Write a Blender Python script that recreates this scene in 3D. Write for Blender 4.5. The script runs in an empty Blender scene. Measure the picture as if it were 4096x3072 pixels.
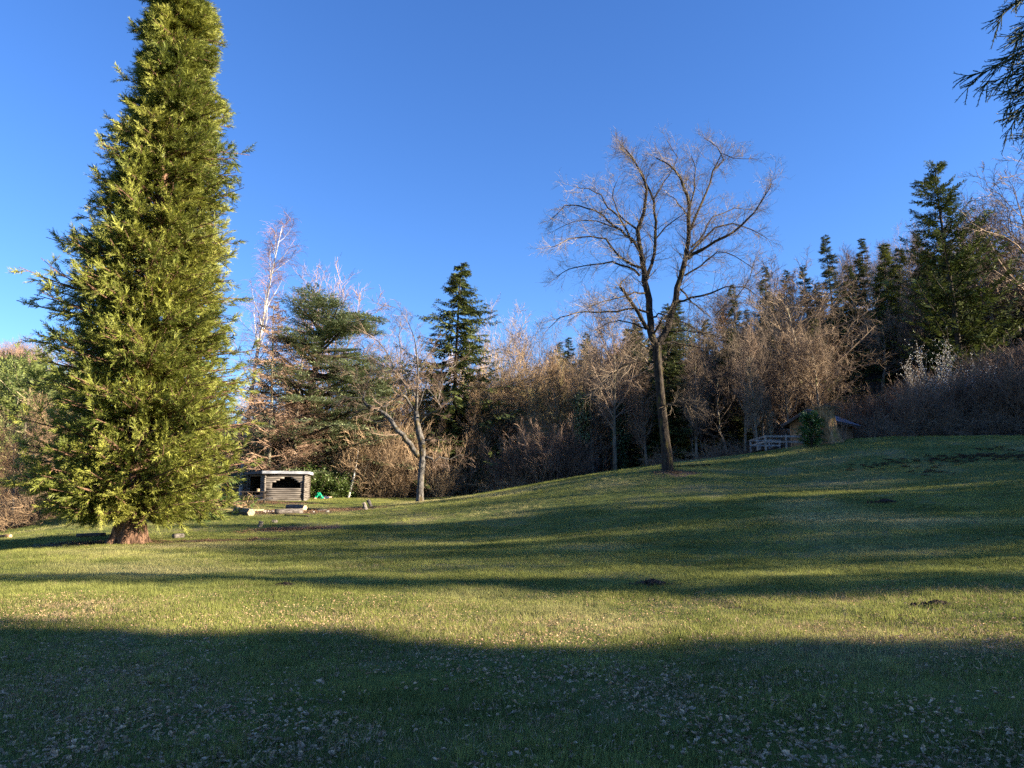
import bpy, math
import numpy as np
from mathutils import Vector, Matrix

# ------------------------------------------------------------------ scene, camera, light
scn = bpy.context.scene
R = math.radians
PITCH = R(9.5); FPX = 2960.0; EYE = 1.6
cam_d = bpy.data.cameras.new('camera'); cam = bpy.data.objects.new('camera', cam_d)
scn.collection.objects.link(cam); scn.camera = cam
cam.location = (0, 0, EYE); cam.rotation_euler = (R(90) + PITCH, 0, 0)
cam_d.sensor_fit = 'HORIZONTAL'; cam_d.sensor_width = 36.0; cam_d.lens = 36.0 * FPX / 4096.0
cam_d.clip_start = 0.1; cam_d.clip_end = 3000

SUN_AZ, SUN_EL = R(103), R(17)
SUN = Vector((math.sin(SUN_AZ) * math.cos(SUN_EL), math.cos(SUN_AZ) * math.cos(SUN_EL), math.sin(SUN_EL)))
world = bpy.data.worlds.new("World"); scn.world = world; world.use_nodes = True
wn = world.node_tree; bg = wn.nodes['Background']
sky = wn.nodes.new('ShaderNodeTexSky'); sky.sky_type = 'NISHITA'; sky.sun_disc = False
sky.sun_elevation = SUN_EL; sky.sun_rotation = SUN_AZ
sky.altitude = 600; sky.air_density = 1.0; sky.dust_density = 0.15; sky.ozone_density = 4.0
hsv = wn.nodes.new('ShaderNodeHueSaturation'); hsv.inputs['Saturation'].default_value = 1.15; hsv.inputs['Hue'].default_value = .512; wn.links.new(sky.outputs[0], hsv.inputs['Color'])
wn.links.new(hsv.outputs[0], bg.inputs[0]); bg.inputs[1].default_value = 0.0645
sl = bpy.data.lights.new('sun', 'SUN'); so = bpy.data.objects.new('sun', sl); scn.collection.objects.link(so)
sl.energy = 5.0; sl.angle = R(0.53); sl.color = (1.0, 0.86, 0.64)
so.rotation_euler = SUN.to_track_quat('Z', 'Y').to_euler(); so.location = (60, -20, 60)
vs = scn.view_settings; vs.view_transform = 'Standard'; vs.look = 'None'; vs.exposure = 2.3; vs.gamma = 1.0; vs.use_curve_mapping = False
scn.cycles.max_bounces = 5; scn.cycles.diffuse_bounces = 3; scn.cycles.glossy_bounces = 2
scn.cycles.transmission_bounces = 3; scn.cycles.transparent_max_bounces = 4
scn.cycles.caustics_reflective = False; scn.cycles.caustics_refractive = False
scn.cycles.use_denoising = False
COL = scn.collection

# ------------------------------------------------------------------ geometry of the place
ct, st_ = math.cos(PITCH), math.sin(PITCH)
def P(u, v, d):
    """world point on the sight line of photo position (u, v) at forward distance d"""
    a = (u - 2048) / FPX; b = (1536 - v) / FPX
    y = ct - b * st_; z = st_ + b * ct
    return (a / y * d, d, EYE + z / y * d)
CP = [(-6, 3, -.1), (0, 3, 0), (6, 3, .15), (0, -6, .1), (-25, -10, -.9), (25, -10, 2.0), (-60, -30, -3), (60, -30, 5), (0, -60, 2),
      (-5, 9, -.08), (5, 9, .1)]
EDGE = [P(-900, 2230, 34), P(0, 2130, 42), P(250, 2060, 46), P(900, 2006, 62), P(1500, 1995, 61), P(1850, 1985, 60), P(2100, 1945, 62), P(2400, 1895, 62),
        P(2740, 1850, 55), P(3050, 1820, 56), P(3500, 1760, 58), P(4096, 1740, 58), P(4500, 1725, 56)]
CP += EDGE
CP += [P(510, 2175, 30), P(1150, 2050, 46), P(1120, 2003, 56), P(1678, 2010, 52), P(2665, 1885, 44), P(3330, 1765, 50),
       P(1024, 2250, 22), P(0, 2250, 22), P(2048, 2120, 32), P(3000, 2100, 25), P(4096, 2100, 21), P(4096, 2400, 11.5), P(3000, 2400, 12.6),
       P(2048, 2400, 13), P(1024, 2400, 13.3), P(0, 2400, 13.5), P(3000, 1900, 43), P(3700, 1900, 38)]
CP += [(-60, 62, -7), (-35, 75, -2), (-90, 90, -10), (-120, 170, 16), (-150, 230, 28), (-60, 130, 0), (-85, 125, 7), (-115, 170, 20), (-60, 220, 18), (-15, 80, 1), (0, 100, 4), (0, 140, 12), (0, 185, 23), (0, 300, 40),
       (30, 85, 9), (45, 75, 12), (60, 100, 24), (85, 100, 26), (90, 120, 34), (45, 150, 30), (100, 200, 56), (150, 85, 36), (150, 52, 27), (110, 60, 22), (150, 20, 13), (85, 30, 10), (60, 20, 7), (60, 0, 5.5), (100, -50, 6), (150, -40, 8), (250, 50, 20),
       (-150, 0, -8), (-90, 30, -6), (-300, 0, -10), (300, 300, 70), (-300, 300, 40), (0, 450, 50), (300, -200, 20), (-200, -300, 0), (450, 50, 25)]
CP = np.array(CP, float)
def _phi(r2): return 0.5 * r2 * np.log(r2 + 1e-6)
def _tps():
    n = len(CP); X = CP[:, :2] / 50
    K = _phi(((X[:, None] - X[None]) ** 2).sum(-1)) + np.eye(n) * 2e-4
    Pm = np.c_[np.ones(n), X]; A = np.zeros((n + 3, n + 3)); A[:n, :n] = K; A[:n, n:] = Pm; A[n:, :n] = Pm.T
    return np.linalg.solve(A, np.r_[CP[:, 2], 0, 0, 0]), X
_W, _X = _tps()
def H(x, y):
    x = np.asarray(x, float); y = np.asarray(y, float); q = np.stack([x, y], -1) / 50
    r2 = ((q[..., None, :] - _X) ** 2).sum(-1)
    z = _phi(r2) @ _W[:-3] + _W[-3] + q @ _W[-2:]
    b = np.sin(x * 1.7 + y * .6) * np.sin(y * 1.3 - x * .4) * .022 + np.sin(x * 4.1 - y * 2.2) * np.sin(y * 3.7 + x * 1.9) * .012
    b = b + .05 * np.sin(x * .45 + 1.3) * np.sin(y * .37 + x * .1)
    return z + b
def Hs(x, y): return float(H(np.array([x]), np.array([y]))[0])
_E = np.array(EDGE)
def edge_y(x): return np.interp(x, _E[:, 0], _E[:, 1])

# ------------------------------------------------------------------ materials
def mat(name, c1, c2, scale=4.0, rough=.85, c3=None, bump=.0, stretch=(1, 1, 1), transl=0.0, objcol=False, island=False, world=False, spec=.2, detail=4, lo=.35, hi=.65, hue=0.0):
    m = bpy.data.materials.new(name); m.use_nodes = True; nt = m.node_tree; N = nt.nodes; L = nt.links
    pr = N['Principled BSDF']; out = N['Material Output']
    pr.inputs['Roughness'].default_value = rough; pr.inputs['Specular IOR Level'].default_value = spec
    if world: src = N.new('ShaderNodeNewGeometry').outputs['Position']
    else: src = N.new('ShaderNodeTexCoord').outputs['Object']
    mp = N.new('ShaderNodeMapping'); mp.inputs['Scale'].default_value = stretch; L.new(src, mp.inputs[0])
    nz = N.new('ShaderNodeTexNoise'); nz.inputs['Scale'].default_value = scale; nz.inputs['Detail'].default_value = detail; L.new(mp.outputs[0], nz.inputs[0])
    cr = N.new('ShaderNodeValToRGB'); cr.color_ramp.elements[0].position = lo; cr.color_ramp.elements[1].position = hi
    cr.color_ramp.elements[0].color = (*c1, 1); cr.color_ramp.elements[1].color = (*c2, 1); L.new(nz.outputs[0], cr.inputs[0])
    col = cr.outputs[0]
    if c3:
        n2 = N.new('ShaderNodeTexNoise'); n2.inputs['Scale'].default_value = scale * .37; L.new(mp.outputs[0], n2.inputs[0])
        r2 = N.new('ShaderNodeValToRGB'); r2.color_ramp.elements[0].position = .54; r2.color_ramp.elements[1].position = .70; L.new(n2.outputs[0], r2.inputs[0])
        mx = N.new('ShaderNodeMixRGB'); L.new(r2.outputs[0], mx.inputs[0]); L.new(col, mx.inputs[1]); mx.inputs[2].default_value = (*c3, 1); col = mx.outputs[0]
    if island:
        g = N.new('ShaderNodeNewGeometry'); ma = N.new('ShaderNodeMapRange'); ma.inputs[3].default_value = .6; ma.inputs[4].default_value = 1.4
        L.new(g.outputs['Random Per Island'], ma.inputs[0]); mx = N.new('ShaderNodeVectorMath'); mx.operation = 'SCALE'
        L.new(col, mx.inputs[0]); L.new(ma.outputs[0], mx.inputs['Scale']); col = mx.outputs[0]
    if hue:
        oi = N.new('ShaderNodeObjectInfo'); ma = N.new('ShaderNodeMapRange'); ma.inputs[3].default_value = 1 - hue; ma.inputs[4].default_value = 1 + hue
        L.new(oi.outputs['Random'], ma.inputs[0]); mx = N.new('ShaderNodeVectorMath'); mx.operation = 'SCALE'
        L.new(col, mx.inputs[0]); L.new(ma.outputs[0], mx.inputs['Scale']); col = mx.outputs[0]
    if objcol:
        oi = N.new('ShaderNodeObjectInfo'); mx = N.new('ShaderNodeVectorMath'); mx.operation = 'MULTIPLY'
        L.new(col, mx.inputs[0]); L.new(oi.outputs['Color'], mx.inputs[1]); col = mx.outputs[0]
    L.new(col, pr.inputs['Base Color'])
    if bump:
        bp = N.new('ShaderNodeBump'); bp.inputs['Strength'].default_value = bump; bp.inputs['Distance'].default_value = .05; L.new(nz.outputs[0], bp.inputs['Height']); L.new(bp.outputs[0], pr.inputs['Normal'])
    if transl:
        tr = N.new('ShaderNodeBsdfTranslucent'); L.new(col, tr.inputs[0]); ms = N.new('ShaderNodeMixShader'); ms.inputs[0].default_value = transl
        L.new(pr.outputs[0], ms.inputs[1]); L.new(tr.outputs[0], ms.inputs[2]); L.new(ms.outputs[0], out.inputs[0])
    return m
M = {}
M['cedar_bark'] = mat('cedar_bark', (.04, .022, .014), (.25, .145, .095), 5, .9, bump=1, stretch=(3, 3, .5))
M['dark_bark'] = mat('dark_bark', (.012, .009, .008), (.052, .041, .032), 6, .9, c3=(.075, .06, .02), bump=1, stretch=(2, 2, .6))
M['grey_bark'] = mat('grey_bark', (.035, .03, .028), (.15, .14, .13), 5, .9, c3=(.09, .065, .02), bump=1, stretch=(1.5, 1.5, .8))
M['wood_bark'] = mat('wood_bark', (.10, .085, .065), (.25, .21, .16), 3, .9, c3=(.13, .13, .05), bump=.6, stretch=(1, 1, .5), objcol=True, hue=.25)
M['birch_bark'] = mat('birch_bark', (.22, .2, .18), (.62, .6, .57), 3, .7, stretch=(1, 1, 2))
M['twig'] = mat('twig', (.13, .10, .075), (.25, .20, .145), .5, .8, objcol=True, island=True, hue=.2)
M['cedar_leaf'] = mat('cedar_leaf', (.10, .125, .022), (.24, .25, .045), .55, .6, c3=(.28, .28, .055), transl=.2, island=True, spec=.3)
M['spruce_leaf'] = mat('spruce_leaf', (.03, .045, .016), (.085, .098, .03), 1.2, .6, transl=.15, island=True, objcol=True, hue=.15, spec=.3)
M['blue_leaf'] = mat('blue_leaf', (.13, .17, .085), (.29, .33, .17), .8, .6, transl=.15, island=True, spec=.3)
M['laurel'] = mat('laurel', (.035, .06, .018), (.11, .15, .04), 2, .4, transl=.2, island=True, spec=.5, objcol=True)
M['ivy'] = mat('ivy', (.04, .06, .02), (.15, .18, .09), 1.5, .4, transl=.15, island=True, spec=.5, objcol=True)
M['blossom'] = mat('blossom', (.6, .58, .55), (.8, .8, .76), 2, .6, transl=.3)
M['grass'] = mat('grass', (.155, .175, .05), (.30, .31, .09), .35, .8, c3=(.48, .42, .20), transl=.45, world=True, island=True, hue=.25, spec=.06)
M['leaf'] = mat('leaf', (.20, .12, .065), (.56, .39, .25), 3, .9, island=True, transl=.15, hue=.45, spec=.06)
M['old_wood'] = mat('old_wood', (.06, .05, .043), (.21, .185, .165), 3, .85, bump=.6, stretch=(.4, 4, 4), hue=.2)
M['dark_wood'] = mat('dark_wood', (.03, .024, .02), (.10, .08, .065), 3, .8, bump=.6, stretch=(.5, 4, 4))
M['rail_wood'] = mat('rail_wood', (.19, .17, .155), (.36, .33, .30), 4, .8, bump=.3, hue=.1)
M['cabin_wood'] = mat('cabin_wood', (.20, .11, .06), (.40, .23, .12), 3, .75, bump=.3, stretch=(.5, 4, 4), hue=.15)
M['cabin_roof'] = mat('cabin_roof', (.12, .11, .13), (.24, .22, .26), 5, .8, hue=.15)
M['roof_sheet'] = mat('roof_sheet', (.22, .23, .26), (.42, .43, .46), 2, .45, spec=.5)
M['felt'] = mat('felt', (.05, .05, .05), (.10, .10, .10), 8, .9)
M['cut_wood'] = mat('cut_wood', (.25, .18, .11), (.50, .38, .24), 12, .8, bump=.3)
M['stone'] = mat('stone', (.16, .15, .14), (.38, .36, .33), 6, .9, bump=.6, hue=.3)
M['soil'] = mat('soil', (.018, .012, .009), (.07, .048, .034), 9, .95, bump=1, island=True)
M['dry_grass'] = mat('dry_grass', (.17, .12, .065), (.40, .32, .20), 2, .9, island=True, hue=.3, transl=.3, spec=.05)
M['mulch'] = mat('mulch', (.06, .038, .022), (.22, .135, .08), 9, .9, island=True, world=True)
M['char'] = mat('char', (.008, .008, .008), (.03, .028, .026), 7, .9, bump=.5)
M['moss'] = mat('moss', (.13, .08, .04), (.42, .26, .13), 6, .95, c3=(.26, .19, .06), bump=1, stretch=(2, 2, .5))
M['green_cloth'] = mat('green_cloth', (.0, .20, .11), (.01, .30, .17), 8, .8)
M['navy_cloth'] = mat('navy_cloth', (.015, .02, .045), (.03, .04, .08), 8, .8)
M['skin'] = mat('skin', (.5, .3, .22), (.55, .34, .26), 8, .6)
M['hair'] = mat('hair', (.04, .025, .015), (.08, .05, .03), 20, .7)

# ground: grass green, dry patches, leaf litter under the wood, needle litter under the cedar, trodden earth at the fireplace
def ground_mat():
    m = bpy.data.materials.new('ground'); m.use_nodes = True; nt = m.node_tree; N = nt.nodes; L = nt.links
    pr = N['Principled BSDF']; pr.inputs['Roughness'].default_value = .95; pr.inputs['Specular IOR Level'].default_value = .1
    pos = N.new('ShaderNodeNewGeometry').outputs['Position']
    def noise(s, d=4):
        n = N.new('ShaderNodeTexNoise'); n.inputs['Scale'].default_value = s; n.inputs['Detail'].default_value = d; L.new(pos, n.inputs[0]); return n.outputs[0]
    def ramp(f, a, b, c1, c2):
        r = N.new('ShaderNodeValToRGB'); r.color_ramp.elements[0].position = a; r.color_ramp.elements[1].position = b
        r.color_ramp.elements[0].color = (*c1, 1); r.color_ramp.elements[1].color = (*c2, 1); L.new(f, r.inputs[0]); return r.outputs[0]
    def mix(f, a, b):
        x = N.new('ShaderNodeMixRGB'); L.new(f, x.inputs[0]); L.new(a, x.inputs[1]); L.new(b, x.inputs[2]); return x.outputs[0]
    g = ramp(noise(3), .3, .7, (.06, .08, .022), (.14, .165, .045))
    dry = ramp(noise(25), .3, .7, (.12, .10, .05), (.28, .24, .12))
    g = mix(ramp(noise(.35), .5, .68, (0, 0, 0), (.75, .75, .75)), g, dry)
    litter = ramp(noise(14, 6), .3, .7, (.03, .021, .014), (.13, .09, .06))
    at = N.new('ShaderNodeAttribute'); at.attribute_name = 'wood'
    g = mix(at.outputs['Fac'], g, litter)
    at2 = N.new('ShaderNodeAttribute'); at2.attribute_name = 'bare'
    ad = N.new('ShaderNodeMath'); ad.operation = 'MULTIPLY_ADD'; L.new(noise(1.7, 5), ad.inputs[0]); ad.inputs[1].default_value = 1.2; L.new(at2.outputs['Fac'], ad.inputs[2])
    f = ramp(ad.outputs[0], .85, 1.05, (0, 0, 0), (1, 1, 1))
    g = mix(f, g, ramp(noise(9, 6), .3, .7, (.06, .043, .03), (.18, .125, .085)))
    L.new(g, pr.inputs['Base Color'])
    bp = N.new('ShaderNodeBump'); bp.inputs['Strength'].default_value = .8; bp.inputs['Distance'].default_value = .06; L.new(noise(18, 6), bp.inputs['Height']); L.new(bp.outputs[0], pr.inputs['Normal'])
    return m
M['ground'] = ground_mat()

# ------------------------------------------------------------------ helpers
def mesh_np(name, V, Q, mats, smooth=False, mi=None, nside=4):
    """V (n,3), Q (m,nside) arrays -> mesh"""
    me = bpy.data.meshes.new(name)
    V = np.asarray(V, np.float32); Q = np.asarray(Q, np.int32)
    me.vertices.add(len(V)); me.vertices.foreach_set('co', V.ravel())
    me.loops.add(Q.size); me.loops.foreach_set('vertex_index', Q.ravel())
    me.polygons.add(len(Q)); me.polygons.foreach_set('loop_start', np.arange(0, Q.size, Q.shape[1], dtype=np.int32))
    me.polygons.foreach_set('loop_total', np.full(len(Q), Q.shape[1], np.int32))
    if mi is not None: me.polygons.foreach_set('material_index', np.asarray(mi, np.int32))
    me.polygons.foreach_set('use_smooth', np.full(len(Q), smooth))
    for m in (mats if isinstance(mats, (list, tuple)) else [mats]): me.materials.append(m)
    me.update(calc_edges=True); me.validate()
    return me
class MB:
    """collects quads from many shapes, then links them as one mesh object"""
    def __init__(s): s.V = []; s.Q = []; s.n = 0; s.mi = []
    def add(s, V, Q, mi=0):
        V = np.asarray(V, float).reshape(-1, 3); Q = np.asarray(Q, int).reshape(-1, 4)
        s.V.append(V); s.Q.append(Q + s.n); s.n += len(V); s.mi.append(np.full(len(Q), mi)); return s
    def box(s, c, size, rz=0, mi=0, rx=0, ry=0):
        v = np.array([[x, y, z] for x in (-.5, .5) for y in (-.5, .5) for z in (-.5, .5)]) * size
        Rm = np.array(Matrix.Rotation(rz, 3, 'Z') @ Matrix.Rotation(ry, 3, 'Y') @ Matrix.Rotation(rx, 3, 'X'))
        return s.add(v @ Rm.T + c, [[0, 1, 3, 2], [4, 6, 7, 5], [0, 4, 5, 1], [2, 3, 7, 6], [0, 2, 6, 4], [1, 5, 7, 3]], mi)
    def prism(s, pts2, y0, y1, mi=0, M4=None):
        """polygon in xz (convex quad list) extruded along y"""
        p = np.array(pts2, float); n = len(p)
        v = np.r_[np.c_[p[:, 0], np.full(n, y0), p[:, 1]], np.c_[p[:, 0], np.full(n, y1), p[:, 1]]]
        q = [[i, (i + 1) % n, (i + 1) % n + n, i + n] for i in range(n)]
        if n == 4: q += [[3, 2, 1, 0], [4, 5, 6, 7]]
        if n == 3: q += [[2, 1, 0, 0], [3, 4, 5, 5]]
        if M4 is not None: v = v @ np.array(M4.to_3x3()).T + np.array(M4.translation)
        return s.add(v, q, mi)
    def tubes(s, pts, rad, sides=3, mi=0, jit=0, rng=None):
        V, Q = tubes(pts, rad, sides, jit, rng); return s.add(V, Q, mi)
    def mesh(s, name, mats, smooth=False): return mesh_np(name, np.concatenate(s.V), np.concatenate(s.Q), mats, smooth, np.concatenate(s.mi))
def tubes(pts, rad, sides=3, jit=0, rng=None):
    """pts (B,k,3), rad (B,k): tapered tubes, rings perpendicular to the path, ends closed"""
    pts = np.asarray(pts, float); rad = np.asarray(rad, float)
    if pts.ndim == 2: pts = pts[None]; rad = rad[None]
    B, k, _ = pts.shape
    T = np.gradient(pts, axis=1); T /= np.linalg.norm(T, axis=2, keepdims=True) + 1e-9
    ax = pts[:, -1] - pts[:, 0]; ref = np.where((np.abs(ax[:, 2:3]) > .8 * np.linalg.norm(ax, axis=1, keepdims=True)), [[1., 0, 0]], [[0, 0, 1.]])
    U = np.cross(T, ref[:, None, :]); U /= np.linalg.norm(U, axis=2, keepdims=True) + 1e-9
    W = np.cross(T, U)
    a = np.arange(sides) * 2 * np.pi / sides
    r = rad[:, :, None] * np.ones(sides)
    if jit: r = r * (1 + jit * rng.normal(size=r.shape))
    V = pts[:, :, None, :] + r[..., None] * (np.cos(a)[:, None] * U[:, :, None, :] + np.sin(a)[:, None] * W[:, :, None, :])
    idx = np.arange(B * k * sides).reshape(B, k, sides)
    nx = np.roll(idx, -1, axis=2)
    Q = np.stack([idx[:, :-1], nx[:, :-1], nx[:, 1:], idx[:, 1:]], -1).reshape(-1, 4)
    if sides == 4: Q = np.r_[Q, idx[:, -1].reshape(-1, 4), idx[:, 0, ::-1].reshape(-1, 4)]
    elif sides > 4 and sides % 2 == 0:
        for e, o in ((-1, 1), (0, -1)):
            ring = idx[:, e, ::o]
            for i in range(1, sides - 2, 2): Q = np.r_[Q, np.stack([ring[:, 0], ring[:, i], ring[:, i + 1], ring[:, i + 2]], -1)]
    return V.reshape(-1, 3), Q
def unit(v): return v / (np.linalg.norm(v, axis=-1, keepdims=True) + 1e-9)
def grow(S, D, L, k, wob, trop, rng, td=(0, 0, 1.)):
    """paths (B,k,3) from starts S along directions D, lengths L"""
    B = len(S); out = np.zeros((B, k, 3)); out[:, 0] = S; d = unit(D); step = (np.asarray(L) / (k - 1)).reshape(-1, 1); td = np.array(td)
    for i in range(1, k):
        out[:, i] = out[:, i - 1] + d * step
        d = unit(d + rng.normal(size=(B, 3)) * wob + trop * td)
    return out
def at(pts, t):
    B, k, _ = pts.shape; f = np.clip(t, 0, .999) * (k - 1); i = f.astype(int); w = (f - i)[..., None]; b = np.arange(B)[:, None]
    return pts[b, i] * (1 - w) + pts[b, i + 1] * w, unit(pts[b, i + 1] - pts[b, i])
def spawn(pts, rad, n, t0, t1, a0, a1, rng, flat=0.0, rk=.6):
    """n children on each path: start, direction, t, start radius, parent"""
    B = len(pts); t = t0 + (t1 - t0) * (np.arange(n) + rng.random((B, n))) / n
    S, T = at(pts, t); r = rad[:, :1] * (1 - t) + rad[:, -1:] * t
    v = rng.normal(size=(B, n, 3)); v = v - (v * T).sum(-1, keepdims=True) * T
    if flat: 
        side = np.cross(T, [0, 0, 1.]); sg = np.where((np.arange(n) % 2)[None, :, None] > 0, 1., -1.)
        v = unit(v) * (1 - flat) + unit(side) * sg * flat
    v = unit(v); ang = rng.uniform(a0, a1, (B, n, 1))
    D = T * np.cos(ang) + v * np.sin(ang)
    return S.reshape(-1, 3), D.reshape(-1, 3), t.ravel(), (r * rk).ravel(), np.repeat(np.arange(B), n)
def lin(r0, r1, k): 
    w = np.linspace(0, 1, k); return np.asarray(r0).reshape(-1, 1) * (1 - w) + np.asarray(r1).reshape(-1, 1) * w
def fronds(S, D, N, L, K, w, rng, fan=.75, bl=.42, droop=.15):
    """flat feathery sprays: axis with K narrow blades alternating left and right"""
    F = len(S); D = unit(D); Bv = unit(np.cross(D, N)); Nn = np.cross(Bv, D)
    t = (np.arange(K) + rng.random((F, K)) * .8) / K; L = np.asarray(L).reshape(-1, 1)
    base = S[:, None] + D[:, None] * (t * L)[..., None]
    sg = np.where(np.arange(K) % 2 > 0, 1., -1.)
    an = fan * (1 - .5 * t) + rng.normal(size=(F, K)) * .15
    d = unit(D[:, None] * np.cos(an)[..., None] + Bv[:, None] * (np.sin(an) * sg)[..., None] + Nn[:, None] * rng.normal(size=(F, K, 1)) * .3 - np.array([0, 0, droop]))
    l = L * bl * (1.15 - .55 * t) * rng.uniform(.7, 1.2, (F, K)); sd = unit(np.cross(d, Nn[:, None])) * (w * l)[..., None]
    mid = base + d * (l * .5)[..., None]
    V = np.stack([base, mid + sd, base + d * l[..., None], mid - sd], 2)
    return V.reshape(-1, 3), np.arange(F * K * 4).reshape(-1, 4)
def fronds3(S, D, N, L, K, w, rng, fan=.6, bl=.5, droop=.1):
    F = len(S); D = unit(D); Bv = unit(np.cross(D, N)); Nn = np.cross(Bv, D); L = np.asarray(L).reshape(-1, 1)
    t = (np.arange(K) + rng.random((F, K)) * .8) / K; base = S[:, None] + D[:, None] * (t * L)[..., None]; sg = np.where(np.arange(K) % 2 > 0, 1., -1.)
    an = fan * (1 - .5 * t) + rng.normal(size=(F, K)) * .18
    d = unit(D[:, None] * np.cos(an)[..., None] + Bv[:, None] * (np.sin(an) * sg)[..., None] + Nn[:, None] * rng.normal(size=(F, K, 1)) * .3 - np.array([0, 0, droop]))
    l = L * bl * (1.15 - .55 * t) * rng.uniform(.7, 1.2, (F, K)); sd = unit(np.cross(d, Nn[:, None])) * (w * l)[..., None]
    V = np.stack([base + sd, base + d * l[..., None], base - sd], 2); return V.reshape(-1, 3), np.arange(F * K * 3).reshape(-1, 3)
def leaves(C, size, rng, nrm=None, asp=.45):
    B = len(C); d = unit(rng.normal(size=(B, 3))); n = unit(rng.normal(size=(B, 3)) + (0 if nrm is None else nrm * 1.5)); s = unit(np.cross(d, n)); d = unit(np.cross(n, s)); l = size * rng.uniform(.6, 1.3, (B, 1))
    V = np.stack([C, C + d * l * .5 + s * l * asp + n * l * .1, C + d * l, C + d * l * .5 - s * l * asp + n * l * .1], 1)
    return V.reshape(-1, 3), np.arange(B * 4).reshape(-1, 4)

def link(o, parent=None):
    COL.objects.link(o)
    if parent is not None: o.parent = parent
    return o
def tag(o, label, cat=None, group=None, kind=None):
    if label: o['label'] = label
    if cat: o['category'] = cat
    if group: o['group'] = group
    if kind: o['kind'] = kind
    return o
def thing(name, loc, label, cat, group=None, rz=0):
    o = bpy.data.objects.new(name, None); o.empty_display_size = .2; link(o); o.location = loc; o.rotation_euler = (0, 0, rz); return tag(o, label, cat, group)
def part(name, mb, m, parent=None, smooth=False, kind=None, color=None):
    me = mb.mesh(name, m, smooth) if isinstance(mb, MB) else mb
    o = bpy.data.objects.new(name, me); link(o, parent)
    if kind: o['kind'] = kind
    if color: o.color = (*color, 1)
    return o
def dup(src, loc, rz, sc, label, group, color=None, sz=None):
    r = src.copy(); COL.objects.link(r); r.location = loc; r.rotation_euler = (0, 0, rz); r.scale = (sc, sc, sc * (sz or 1)); r['label'] = label
    if group: r['group'] = group
    elif 'group' in r: del r['group']
    for ch in PARTS[src.name]:
        c = ch.copy(); COL.objects.link(c); c.parent = r
        if color and c.name.startswith(('crown', 'twigs', 'foliage')): c.color = (*color, 1)
    return r
PARTS = {}
def bake(t, *ps): PARTS[t.name] = ps; return t

# ------------------------------------------------------------------ ground
def build_ground():
    s = np.linspace(-6, 6, 250); gx = 2.2 * np.sinh(s) ; gy = 2.2 * np.sinh(s) + 7
    X, Y = np.meshgrid(gx, gy); X = X.ravel(); Y = Y.ravel(); Z = np.concatenate([H(a, b) for a, b in zip(np.array_split(X, 20), np.array_split(Y, 20))])
    n = len(gx); i = np.arange(n * n).reshape(n, n)
    Q = np.stack([i[:-1, :-1], i[:-1, 1:], i[1:, 1:], i[1:, :-1]], -1).reshape(-1, 4)
    me = mesh_np('ground', np.c_[X, Y, Z], Q, M['ground'], True)
    e = edge_y(X); wood = np.clip((Y - e + 1) / 3, 0, 1); wood = np.maximum(wood, np.clip((X - 48) / 8, 0, 1)); wood = np.maximum(wood, np.clip((-X - 60) / 8, 0, 1))
    a = me.attributes.new('wood', 'FLOAT', 'POINT'); a.data.foreach_set('value', wood.astype(np.float32))
    a = me.attributes.new('bare', 'FLOAT', 'POINT'); a.data.foreach_set('value', bare(X, Y).astype(np.float32))
    o = part('ground', me, None); o['kind'] = 'structure'
CEDAR = P(510, 2175, 30)
BARE = [(CEDAR[0] - 1.2, CEDAR[1] + .5, 3.4, 1.5), (CEDAR[0] + 3.4, CEDAR[1] + 1.3, 2.6, .9), (CEDAR[0] + 5, CEDAR[1] + 6, 3.0, 1.2)] + \
       [(P(1170, 2060, 46)[0], 46.5, 3.6, 2.6), (P(1350, 2050, 46)[0], 47.5, 3.2, 1.8), (P(1080, 2020, 54)[0], 53.5, 3.6, 1.6)] + \
       [(P(2690, 1885, 44)[0], 43.6, 1.7, 1.0)]
def bare(X, Y):
    f = np.zeros_like(X, dtype=float)
    for (x, y, a, b) in BARE: f = np.maximum(f, np.clip(1.25 - np.sqrt(((X - x) / a) ** 2 + ((Y - y) / b) ** 2), 0, 1))
    return f
build_ground()

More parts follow.
